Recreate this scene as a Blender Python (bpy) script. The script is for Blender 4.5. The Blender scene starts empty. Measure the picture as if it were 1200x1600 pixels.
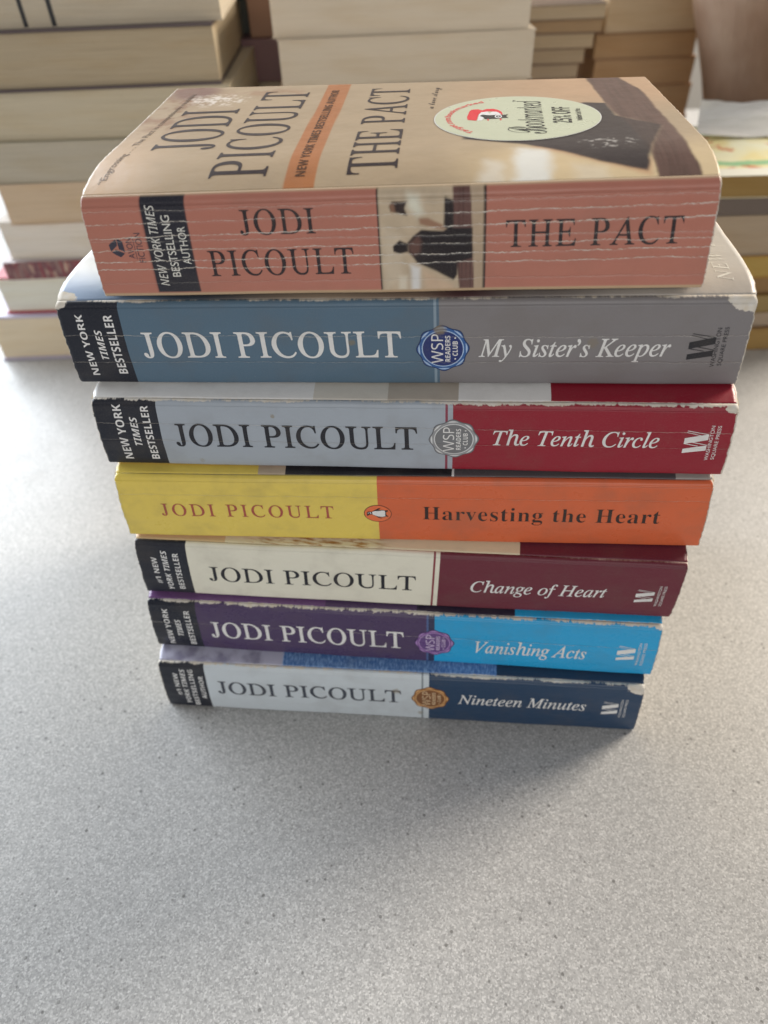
import bpy, bmesh, math, random
import numpy as np
from mathutils import Matrix, Vector

# ------------------------------------------------------------------ camera, world, lights
SC = bpy.context.scene
COL = SC.collection
MM = 0.001
PI = math.pi

def make_camera():
    H, pitch, f, roll = 285.52, 0.75192, 1096.08, -0.03856
    c, s = math.cos(pitch), math.sin(pitch)
    fw = Vector((0, c, -s)); up = Vector((0, s, c)); rt = Vector((1, 0, 0))
    cr, sr = math.cos(roll), math.sin(roll)
    r2 = cr * rt + sr * up
    u2 = -sr * rt + cr * up
    cam = bpy.data.cameras.new('camera')
    cam.sensor_fit = 'VERTICAL'; cam.sensor_height = 36.0; cam.sensor_width = 27.0
    cam.lens = 36.0 * f / 1600.0
    cam.clip_start = 0.005; cam.clip_end = 60
    cam.dof.use_dof = True
    cam.dof.focus_distance = 0.232
    cam.dof.aperture_fstop = 9.5
    o = bpy.data.objects.new('camera', cam)
    M = Matrix((r2, u2, -fw)).transposed().to_4x4()
    M.translation = Vector((0, 0, H * MM))
    o.matrix_world = M
    COL.objects.link(o); SC.camera = o
make_camera()

W = bpy.data.worlds.new('World'); SC.world = W; W.use_nodes = True
W.node_tree.nodes['Background'].inputs[0].default_value = (1.0, 0.985, 0.96, 1)
W.node_tree.nodes['Background'].inputs[1].default_value = 0.16

def area(name, loc, target, sx, sy, power, color):
    l = bpy.data.lights.new(name, 'AREA'); l.shape = 'RECTANGLE'; l.size = sx; l.size_y = sy
    l.energy = power; l.color = color
    o = bpy.data.objects.new(name, l); o.location = loc
    o.rotation_euler = (Vector(target) - Vector(loc)).to_track_quat('-Z', 'Y').to_euler()
    COL.objects.link(o)
area('window_light', (-1.35, 1.25, 0.60), (-0.15, 0.25, 0.03), 1.9, 1.1, 76, (0.88, 0.94, 1.0))
area('window_light', (1.45, 1.0, 0.85), (0.1, 0.15, 0.0), 0.55, 0.6, 43, (1.0, 0.89, 0.75))
area('front_fill', (0.05, -1.5, 0.9), (0, 0.25, 0.1), 1.6, 0.9, 13.0, (1.0, 0.975, 0.94))  # added soft fill from the viewer's side to brighten the spines

SC.view_settings.view_transform = 'Standard'
SC.view_settings.look = 'None'
SC.view_settings.exposure = 0.0
SC.view_settings.gamma = 1.0
SC.view_settings.use_curve_mapping = False
SC.cycles.max_bounces = 6
SC.cycles.use_denoising = True

# ------------------------------------------------------------------ helpers
def lin(v):
    v = v / 255.0
    return v / 12.92 if v <= 0.04045 else ((v + 0.055) / 1.055) ** 2.4
K = 1.45
def c3(r, g, b, k=None):
    k = K if k is None else k
    return tuple(min(0.84, lin(x) * k) for x in (r, g, b))
def c4(r, g, b, k=None):
    return c3(r, g, b, k) + (1.0,)

class NB:
    """small node builder"""
    def __init__(s, name):
        s.mat = bpy.data.materials.new(name); s.mat.use_nodes = True
        s.nt = s.mat.node_tree; s.b = s.nt.nodes['Principled BSDF']
    def n(s, t): return s.nt.nodes.new(t)
    def put(s, sock, v):
        if isinstance(v, bpy.types.NodeSocket): s.nt.links.new(v, sock)
        elif v is not None: sock.default_value = v
    def m(s, op, a, b=None, c=None, clamp=False):
        n = s.n('ShaderNodeMath'); n.operation = op; n.use_clamp = clamp
        s.put(n.inputs[0], a); s.put(n.inputs[1], b); s.put(n.inputs[2], c)
        return n.outputs[0]
    def comb(s, x, y, z=0.0):
        n = s.n('ShaderNodeCombineXYZ')
        for i, v in enumerate((x, y, z)): s.put(n.inputs[i], v)
        return n.outputs[0]
    def m2(s, vec, off):
        n = s.n('ShaderNodeVectorMath'); n.operation = 'ADD'; s.put(n.inputs[0], vec); n.inputs[1].default_value = (off, off, off); return n.outputs[0]
    def sep(s, v):
        n = s.n('ShaderNodeSeparateXYZ'); s.put(n.inputs[0], v); return n.outputs
    def noise(s, vec, scale, detail=2.0, rough=0.5, out=0):
        n = s.n('ShaderNodeTexNoise'); s.put(n.inputs['Vector'], vec)
        n.inputs['Scale'].default_value = scale; n.inputs['Detail'].default_value = detail
        n.inputs['Roughness'].default_value = rough
        return n.outputs[out]
    def mix(s, f, a, b, mode='MIX'):
        n = s.n('ShaderNodeMix'); n.data_type = 'RGBA'; n.blend_type = mode
        s.put(n.inputs[0], f); s.put(n.inputs[6], a); s.put(n.inputs[7], b)
        return n.outputs[2]
    def step(s, x, lo, hi, a=0.0, b=1.0):
        n = s.n('ShaderNodeMapRange'); n.interpolation_type = 'SMOOTHSTEP'
        s.put(n.inputs[0], x); n.inputs[1].default_value = lo; n.inputs[2].default_value = hi
        n.inputs[3].default_value = a; n.inputs[4].default_value = b
        return n.outputs[0]
    def ramp(s, f, stops, interp='CONSTANT'):
        n = s.n('ShaderNodeValToRGB'); r = n.color_ramp; r.interpolation = interp
        while len(r.elements) > 1: r.elements.remove(r.elements[-1])
        r.elements[0].position = stops[0][0]; r.elements[0].color = stops[0][1]
        for p, c in stops[1:]:
            e = r.elements.new(p); e.color = c
        s.put(n.inputs[0], f)
        return n.outputs[0]
    def uv(s):
        n = s.n('ShaderNodeUVMap'); n.uv_map = 'UVMap'
        o = s.sep(n.outputs[0]); return o[0], o[1]
    def bump(s, h, strength=0.3, dist=0.0003):
        n = s.n('ShaderNodeBump'); n.inputs['Strength'].default_value = strength
        n.inputs['Distance'].default_value = dist; s.put(n.inputs['Height'], h)
        s.nt.links.new(n.outputs[0], s.b.inputs['Normal'])
    def fin(s, color, rough=0.4, spec=0.5, coat=0.0):
        s.put(s.b.inputs['Base Color'], color); s.put(s.b.inputs['Roughness'], rough)
        s.b.inputs['Specular IOR Level'].default_value = spec
        s.b.inputs['Coat Weight'].default_value = coat
        return s.mat

def plain(name, col, rough=0.5, spec=0.5):
    nb = NB(name); tc = nb.n('ShaderNodeTexCoord')
    f = nb.noise(tc.outputs['Object'], 120.0, 4)
    c = nb.mix(nb.m('MULTIPLY', f, 0.35), col + (1,), tuple(x * 0.72 for x in col) + (1,))
    return nb.fin(c, rough, spec)

WHITE_PAPER = c4(214, 208, 194)

def worn(nb, color, wr, printed=True):
    """wear of a paperback cover in cover millimetres: rubbed edges, spine creases, specks"""
    u, w = nb.uv()
    seed = wr['seed']
    vec = nb.comb(u, w, seed)
    n1 = nb.noise(vec, 0.8, 6, 0.68)
    n2 = nb.noise(nb.comb(u, 0.0, seed + 5.0), 0.045, 3, 0.6)
    nn = nb.m('ADD', nb.m('MULTIPLY', nb.m('SUBTRACT', n1, 0.5), 1.9), nb.m('MULTIPLY', nb.m('SUBTRACT', n2, 0.5), 2.8))
    def edge(d, amt):
        thr = nb.m('MULTIPLY', nb.m('ADD', nn, 0.32), amt)
        return nb.step(nb.m('SUBTRACT', thr, d), -0.08, 0.26)
    masks = []
    if wr.get('hinge'): masks.append(edge(nb.m('ABSOLUTE', w), wr['hinge']))
    if wr.get('bottom'): masks.append(edge(nb.m('ABSOLUTE', nb.m('SUBTRACT', wr['T'], w)), wr['bottom']))
    if wr.get('ends'): masks.append(edge(nb.m('SUBTRACT', wr['L'] / 2 - 0.1, nb.m('ABSOLUTE', u)), wr['ends']))
    if wr.get('corner'):        # torn laminate at the head corner of the spine
        for (cu, cw, rad) in wr['corner']:
            d = nb.m('SQRT', nb.m('ADD', nb.m('POWER', nb.m('MULTIPLY', nb.m('SUBTRACT', u, cu), 0.62), 2.0), nb.m('POWER', nb.m('SUBTRACT', w, cw), 2.0)))
            masks.append(nb.step(nb.m('SUBTRACT', nb.m('ADD', rad, nb.m('MULTIPLY', nb.m('SUBTRACT', n1, 0.5), 3.0)), d), 0.0, 0.25))
    hgt = None
    for i, (w0, st, slope) in enumerate(wr.get('creases', ())):
        sd = seed + 11.3 * (i + 1)
        a = nb.noise(nb.comb(u, 0.0, sd), 0.11, 2)
        b = nb.noise(nb.comb(u, 0.0, sd + 3), 1.1, 3, 0.6)
        wob = nb.m('ADD', nb.m('MULTIPLY', nb.m('SUBTRACT', a, 0.5), 1.3), nb.m('MULTIPLY', nb.m('SUBTRACT', b, 0.5), 0.9))
        line = nb.m('ADD', nb.m('MULTIPLY', u, slope), w0)
        d = nb.m('ABSOLUTE', nb.m('SUBTRACT', nb.m('SUBTRACT', w, line), wob))
        g = nb.noise(nb.comb(u, nb.m('MULTIPLY', w, 1.4), sd + 7), 0.75, 4, 0.7)
        g2 = nb.noise(nb.comb(u, 0.0, sd + 9), 0.05, 2)
        width = nb.m('MULTIPLY', nb.m('SUBTRACT', nb.m('ADD', nb.m('MULTIPLY', g, 1.5), nb.m('MULTIPLY', g2, 0.9)), 0.92), st)
        masks.append(nb.step(nb.m('SUBTRACT', width, d), -0.04, 0.08))
        hg = nb.step(d, 0.0, 0.5)
        hgt = hg if hgt is None else nb.m('MULTIPLY', hgt, hg)
    if wr.get('specks'):
        sp = nb.noise(nb.comb(u, w, seed + 40), 1.3, 3, 0.7)
        masks.append(nb.m('MULTIPLY', nb.step(sp, 0.735, 0.79), wr['specks']))
    mask = None
    for k in masks: mask = k if mask is None else nb.m('MAXIMUM', mask, k)
    dirt = nb.noise(nb.comb(u, w, seed + 60), 0.07, 4, 0.6)
    col = nb.mix(nb.step(dirt, 0.42, 0.75, 0.0, wr.get('dirt', 0.16)), color, (0.16, 0.13, 0.10, 1))
    fine = nb.noise(nb.comb(u, w, seed + 70), 3.0, 2)
    col = nb.mix(nb.m('MULTIPLY', nb.step(fine, 0.5, 0.8), 0.10), col, (0.5, 0.48, 0.45, 1))
    if wr.get('stains'):
        for (su, sw, rad, amt) in wr['stains']:
            d = nb.m('SQRT', nb.m('ADD', nb.m('POWER', nb.m('SUBTRACT', u, su), 2.0), nb.m('POWER', nb.m('SUBTRACT', w, sw), 2.0)))
            col = nb.mix(nb.m('MULTIPLY', nb.step(nb.m('ADD', d, nb.m('MULTIPLY', nb.m('SUBTRACT', n1, .5), 2.5)), rad, rad * 0.4), amt), col, c4(120, 108, 84))
    rough = wr.get('rough', 0.36)
    rr = nb.m('ADD', nb.m('MULTIPLY', nb.m('SUBTRACT', dirt, 0.5), 0.25), rough)
    if mask is not None:
        tint = nb.mix(nb.noise(vec, 0.4, 3), c4(222, 217, 205), c4(178, 165, 142))
        col = nb.mix(mask, col, tint)
        rr = nb.m('ADD', rr, nb.m('MULTIPLY', mask, 0.35))
    h = nb.m('MULTIPLY', nb.noise(nb.comb(u, w, seed + 80), 0.22, 3), 1.0)
    if hgt is not None: h = nb.m('ADD', nb.m('MULTIPLY', hgt, 1.7), h)
    if mask is not None: h = nb.m('SUBTRACT', h, nb.m('MULTIPLY', mask, 0.35))
    nb.bump(h, 0.32, 0.00045)
    return nb.fin(col, rr, 0.34)

def worn_flat(name, col, wr):
    return worn(NB(name), col, wr)
def worn_ramp(name, stops, wr, mottled=None):
    nb = NB(name); u, w = nb.uv()
    L = wr['L']
    f = nb.m('DIVIDE', nb.m('ADD', u, L / 2 + 0.0), L)
    st = [(max(0.0, (a + L / 2) / L), c) for a, c in stops]
    return worn(nb, nb.ramp(f, st), wr)
def worn_art(name, wr):
    nb = NB(name); a = nb.n('ShaderNodeAttribute'); a.attribute_name = 'art'
    return worn(nb, a.outputs['Color'], wr)

def link(o, parent=None):
    COL.objects.link(o)
    if parent is not None: o.parent = parent
    return o
def tag(o, label=None, cat=None, group=None, kind=None):
    if label: o['label'] = label
    if cat: o['category'] = cat
    if group: o['group'] = group
    if kind: o['kind'] = kind
    return o
def empty(name, loc, rz=0.0):
    o = bpy.data.objects.new(name, None); o.empty_display_size = 0.02
    o.location = loc; o.rotation_euler = (0, 0, rz)
    return link(o)
def mesh_obj(name, verts, faces, mats, parent=None, uvs=None, smooth=True, fmat=None):
    me = bpy.data.meshes.new(name)
    me.from_pydata([tuple(v) for v in verts], [], faces)
    for m in mats: me.materials.append(m)
    if uvs is not None:
        l = me.uv_layers.new(name='UVMap')
        idx = np.empty(len(me.loops), dtype=np.int32); me.loops.foreach_get('vertex_index', idx)
        l.data.foreach_set('uv', np.asarray(uvs, dtype=np.float32)[idx].ravel())
    if fmat is not None: me.polygons.foreach_set('material_index', np.asarray(fmat, dtype=np.int32))
    me.polygons.foreach_set('use_smooth', [smooth] * len(me.polygons))
    me.update()
    return link(bpy.data.objects.new(name, me), parent)

# value noise for printed pictures and paper irregularity
def vnoise(x, y, seed=0, octaves=4):
    rs = np.random.RandomState(seed); tab = rs.rand(256, 256)
    x = np.asarray(x, float); y = np.asarray(y, float); tot = 0; amp = 1.0; nrm = 0
    for o in range(octaves):
        xi = np.floor(x).astype(int); yi = np.floor(y).astype(int)
        fx = x - xi; fy = y - yi; fx = fx * fx * (3 - 2 * fx); fy = fy * fy * (3 - 2 * fy)
        g = lambda a, b: tab[a % 256, b % 256]
        v = (g(xi, yi) * (1 - fx) + g(xi + 1, yi) * fx) * (1 - fy) + (g(xi, yi + 1) * (1 - fx) + g(xi + 1, yi + 1) * fx) * fy
        tot = tot + v * amp; nrm += amp; amp *= 0.5; x = x * 2.03 + 17.1; y = y * 2.03 + 5.7
    return tot / nrm
def sstep(x, a, b):
    t = np.clip((x - a) / (b - a), 0, 1); return t * t * (3 - 2 * t)
def sdf(poly, u, v):
    """signed distance to a polygon, negative inside"""
    u = np.asarray(u, float); v = np.asarray(v, float)
    d = np.full(u.shape, 1e9); ins = np.zeros(u.shape, bool); n = len(poly)
    for i in range(n):
        ax, ay = poly[i]; bx, by = poly[(i + 1) % n]
        ex, ey = bx - ax, by - ay
        t = np.clip(((u - ax) * ex + (v - ay) * ey) / (ex * ex + ey * ey + 1e-12), 0, 1)
        d = np.minimum(d, np.hypot(u - ax - t * ex, v - ay - t * ey))
        c = ((ay > v) != (by > v))
        with np.errstate(divide='ignore', invalid='ignore'):
            xx = ax + (v - ay) * ex / (ey if abs(ey) > 1e-9 else 1e-9)
        ins ^= c & (u < xx)
    return np.where(ins, -d, d)
def paint(img, mask, col):
    m = mask[..., None]; return img * (1 - m) + np.array(col) * m

# ------------------------------------------------------------------ the table and the room behind
def table_material():
    nb = NB('speckled_laminate'); tc = nb.n('ShaderNodeTexCoord'); co = tc.outputs['Object']
    def vor(scale, off):
        v = nb.n('ShaderNodeTexVoronoi'); nb.put(v.inputs['Vector'], nb.m2(co, off)); v.inputs['Scale'].default_value = scale
        return nb.sep(v.outputs['Color'])[0], v.outputs['Distance']
    soft = nb.noise(co, 1600.0, 3, 0.65)
    grain, gd = vor(1600.0, 0.0)
    base = nb.ramp(nb.m('ADD', nb.m('MULTIPLY', grain, 0.45), nb.m('MULTIPLY', soft, 0.55)), [
        (0.2, (0.30, 0.30, 0.30, 1)), (0.42, (0.41, 0.409, 0.407, 1)), (0.6, (0.48, 0.479, 0.476, 1)), (0.8, (0.67, 0.668, 0.663, 1))], 'LINEAR')
    k1, d1 = vor(620.0, 3.3); k2, d2 = vor(430.0, 7.7); k3, d3 = vor(800.0, 5.1)
    c = nb.mix(nb.m('MULTIPLY', nb.m('MULTIPLY', nb.step(k1, 0.90, 0.93), nb.step(d1, 0.42, 0.2)), 0.6), base, (0.20, 0.197, 0.19, 1))
    c = nb.mix(nb.m('MULTIPLY', nb.m('MULTIPLY', nb.step(k2, 0.965, 0.975), nb.step(d2, 0.36, 0.18)), 0.75), c, (0.12, 0.118, 0.114, 1))
    c = nb.mix(nb.m('MULTIPLY', nb.m('MULTIPLY', nb.step(k3, 0.86, 0.9), nb.step(d3, 0.45, 0.2)), 0.6), c, (0.68, 0.675, 0.66, 1))
    blot = nb.noise(co, 9.0, 4)
    c = nb.mix(nb.m('MULTIPLY', nb.step(blot, 0.4, 0.75), 0.03), c, (0.3, 0.28, 0.25, 1))
    nb.bump(nb.m('ADD', nb.noise(co, 1300.0, 2), nb.m('MULTIPLY', nb.noise(co, 300.0, 2), 0.6)), 0.10, 0.0002)
    sm = nb.step(nb.noise(co, 14.0, 5, 0.65), 0.5, 0.68)
    c = nb.mix(nb.m('MULTIPLY', sm, 0.05), c, (0.55, 0.53, 0.5, 1))
    rr = nb.m('ADD', nb.m('ADD', nb.m('MULTIPLY', nb.noise(co, 30.0, 4), 0.12), nb.m('MULTIPLY', sm, 0.10)), 0.34)
    return nb.fin(c, rr, 0.5)

def box_mesh(name, x0, x1, y0, y1, z0, z1, mat, parent=None, bevel=0.0):
    bm = bmesh.new()
    bmesh.ops.create_cube(bm, size=1.0)
    for v in bm.verts:
        v.co = Vector(((x0 + x1) / 2 + v.co.x * (x1 - x0), (y0 + y1) / 2 + v.co.y * (y1 - y0), (z0 + z1) / 2 + v.co.z * (z1 - z0)))
    if bevel: bmesh.ops.bevel(bm, geom=list(bm.edges), offset=bevel, segments=3, affect='EDGES', profile=0.5)
    me = bpy.data.meshes.new(name); bm.to_mesh(me); bm.free(); me.materials.append(mat)
    return link(bpy.data.objects.new(name, me), parent)

tbl = box_mesh('table_top', -1.5, 1.5, -0.5, 1.15, -0.03, 0.0, table_material(), bevel=0.004)
tag(tbl, 'speckled grey laminate table top under all the books', 'table', kind='structure')
wl = box_mesh('wall', -3, 3, 1.75, 1.85, -0.9, 2.2, plain('wall_paint', (0.42, 0.40, 0.37), 0.8))
tag(wl, 'plain warm grey wall behind the table', 'wall', kind='structure')
fl = box_mesh('floor', -3, 3, -1.5, 1.85, -0.95, -0.9, plain('floor_vinyl', (0.25, 0.23, 0.21), 0.6))
tag(fl, 'dull brown floor below the table', 'floor', kind='structure')

# ------------------------------------------------------------------ lettering
CAP = {'roman': (0x1D434, 0x1D44E, -0.285, 0.004), 'romanb': (0x1D434, 0x1D44E, -0.285, 0.009), 'italic': (0x1D434, 0x1D44E, 0.0, 0.0),
       'italicb': (0x1D434, 0x1D44E, 0.0, 0.0075), 'bold': (0x1D400, 0x1D41A, 0.0, -0.009), 'sans': (None, None, 0.0, 0.0),
       'sansm': (0x1D5A0, 0x1D5BA, 0.0, 0.0), 'sansb': (0x1D5D4, 0x1D5EE, 0.0, 0.0), 'sansbi': (0x1D63C, 0x1D656, 0.0, 0.0),
       'sansi': (0x1D608, 0x1D622, 0.0, 0.0), 'script': (0x1D4D0, 0x1D4EA, 0.0, -0.005)}
_glyphs = {}
def glyphs(style, s, space=1.0):
    key = (style, s, space)
    if key in _glyphs: return _glyphs[key]
    up, lo, shear, off = CAP[style]
    t = ''
    for ch in s:
        if up and 'A' <= ch <= 'Z': t += chr(up + ord(ch) - 65)
        elif up and 'a' <= ch <= 'z':
            t += '\u210E' if (lo == 0x1D44E and ch == 'h') else chr(lo + ord(ch) - 97)
        elif up in (0x1D5D4, 0x1D63C) and '0' <= ch <= '9': t += chr(0x1D7EC + ord(ch) - 48)
        else: t += ch
    cu = bpy.data.curves.new('lettering', 'FONT'); cu.body = t; cu.shear = shear; cu.offset = off
    cu.space_character = space; cu.resolution_u = 5
    o = bpy.data.objects.new('lettering', cu); COL.objects.link(o)
    bpy.context.view_layer.update()
    me = bpy.data.meshes.new_from_object(o.evaluated_get(bpy.context.evaluated_depsgraph_get()))
    V = np.array([(v.co.x, v.co.y) for v in me.vertices]); F = [tuple(p.vertices) for p in me.polygons]
    bpy.data.objects.remove(o); bpy.data.curves.remove(cu); bpy.data.meshes.remove(me)
    _glyphs[key] = (V, F)
    return V, F
def cap_height(style):
    V, F = glyphs(style, 'H' if style not in ('roman', 'romanb') else 'I'); return V[:, 1].max()

class Print:
    """flat printed shapes laid on one cover surface and kept as one mesh"""
    def __init__(s, surf): s.surf = surf; s.items = []; s.mats = []
    def mi(s, m):
        if m not in s.mats: s.mats.append(m)
        return s.mats.index(m)
    def poly(s, pts, mat, layer=0):
        s.items.append((np.array(pts, float), [tuple(range(len(pts)))], s.mi(mat), layer)); return s
    def tris(s, V, F, mat, layer=0):
        s.items.append((np.array(V, float), F, s.mi(mat), layer)); return s
    def text(s, style, st, p0, p1, ph, mat, layer=1, space=1.0, warp=None):
        V, F = glyphs(style, st, space)
        p0, p1, ph = (np.array(q, float) for q in (p0, p1, ph))
        e = p1 - p0; ln = np.linalg.norm(e); ex = e / ln
        k = ph - p0; k = k - ex * (k @ ex); hh = np.linalg.norm(k); ey = k / hh
        x0, x1 = V[:, 0].min(), V[:, 0].max()
        sx = ln / (x1 - x0); sy = hh / cap_height(style)
        P = p0 + np.outer((V[:, 0] - x0) * sx, ex) + np.outer(V[:, 1] * sy, ey)
        s.items.append((P, F, s.mi(mat), layer)); return s
    def up(s, style, st, base, cap, w0, w1, mat, **k):      # reads towards the top of the book (turned a quarter)
        return s.text(style, st, (base, w0), (base, w1), (cap, w0), mat, **k)
    def flat(s, style, st, u0, u1, base, cap, mat, **k):    # reads along the spine
        return s.text(style, st, (u0, base), (u1, base), (u0, cap), mat, **k)
    def arc(s, style, st, cen, rad, a0, a1, capm, mat, layer=1):
        V, F = glyphs(style, st); x0, x1 = V[:, 0].min(), V[:, 0].max()
        a = a0 + (V[:, 0] - x0) / (x1 - x0) * (a1 - a0)
        r = rad + V[:, 1] / cap_height(style) * capm
        P = np.stack([cen[0] + r * np.cos(a), cen[1] + r * np.sin(a)], 1)
        s.items.append((P, F, s.mi(mat), layer)); return s
    def build(s, name, parent, cut=1.6):
        bm = bmesh.new(); lay = bm.verts.layers.float.new('layer')
        for P, F, mi, layer in s.items:
            vs = []
            for p in P:
                v = bm.verts.new((p[0], p[1], 0)); v[lay] = layer; vs.append(v)
            for f in F:
                try: bm.faces.new([vs[i] for i in f]).material_index = mi
                except ValueError: pass
        bmesh.ops.triangulate(bm, faces=list(bm.faces))
        if cut:
            xs = [v.co.x for v in bm.verts]; ys = [v.co.y for v in bm.verts]
            for lo, hi, ax in ((min(xs), max(xs), 0), (min(ys), max(ys), 1)):
                t = math.floor(lo / cut) * cut + cut
                while t < hi:
                    co = (t, 0, 0) if ax == 0 else (0, t, 0); no = (1, 0, 0) if ax == 0 else (0, 1, 0)
                    bmesh.ops.bisect_plane(bm, geom=list(bm.verts) + list(bm.edges) + list(bm.faces), dist=1e-5, plane_co=co, plane_no=no)
                    t += cut
            bmesh.ops.triangulate(bm, faces=[f for f in bm.faces if len(f.verts) > 3])
        bm.verts.index_update()
        U = np.array([(v.co.x, v.co.y) for v in bm.verts]); Lr = np.array([v[lay] for v in bm.verts])
        e = 0.05
        p = s.surf(U[:, 0], U[:, 1]); du = s.surf(U[:, 0] + e, U[:, 1]) - p; dw = s.surf(U[:, 0], U[:, 1] + e) - p
        nrm = np.cross(du, dw); nrm /= np.linalg.norm(nrm, axis=1)[:, None] + 1e-12
        if s.surf.flip: nrm = -nrm
        pos = p + nrm * (0.05 + 0.028 * Lr)[:, None]
        F = []; fm = []
        for f in bm.faces:
            idx = [v.index for v in f.verts]
            a, b, c = pos[idx[0]], pos[idx[1]], pos[idx[2]]
            if np.dot(np.cross(b - a, c - a), nrm[idx[0]]) < 0: idx.reverse()
            F.append(idx); fm.append(f.material_index)
        bm.free()
        return mesh_obj(name, pos * MM, F, s.mats, parent, U, smooth=False, fmat=fm)

# ------------------------------------------------------------------ the paperbacks
PAGES = None
def page_material(name, col, dark=0.72, scale=2.2):
    nb = NB(name); u, w = nb.uv()
    a = nb.noise(nb.comb(nb.m('MULTIPLY', u, 0.006), w, 0.0), scale, 4, 0.75)
    b = nb.noise(nb.comb(nb.m('MULTIPLY', u, 0.02), nb.m('MULTIPLY', w, 0.12), 4.0), 1.0, 3)
    c = nb.mix(nb.step(a, 0.35, 0.72), col + (1,), tuple(x * dark for x in col) + (1,))
    c = nb.mix(nb.m('MULTIPLY', nb.step(b, 0.4, 0.8), 0.35), c, (col[0] * 0.78, col[1] * 0.68, col[2] * 0.52, 1))
    sp = nb.noise(nb.comb(u, w, 9.0), 0.25, 4, 0.7)
    c = nb.mix(nb.m('MULTIPLY', nb.step(sp, 0.66, 0.76), 0.3), c, (col[0] * .5, col[1] * .4, col[2] * .3, 1))
    nb.bump(a, 0.5, 0.0004)
    return nb.fin(c, 0.85, 0.2)
EDGE = plain('cut_paper_edge', c3(222, 216, 204), 0.75, 0.3)
PAGES = page_material('book_pages', c3(196, 184, 160))

class Surf:
    def __init__(s, fn, flip): s.fn = fn; s.flip = flip
    def __call__(s, u, w): return s.fn(np.asarray(u, float), np.asarray(w, float))

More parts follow.
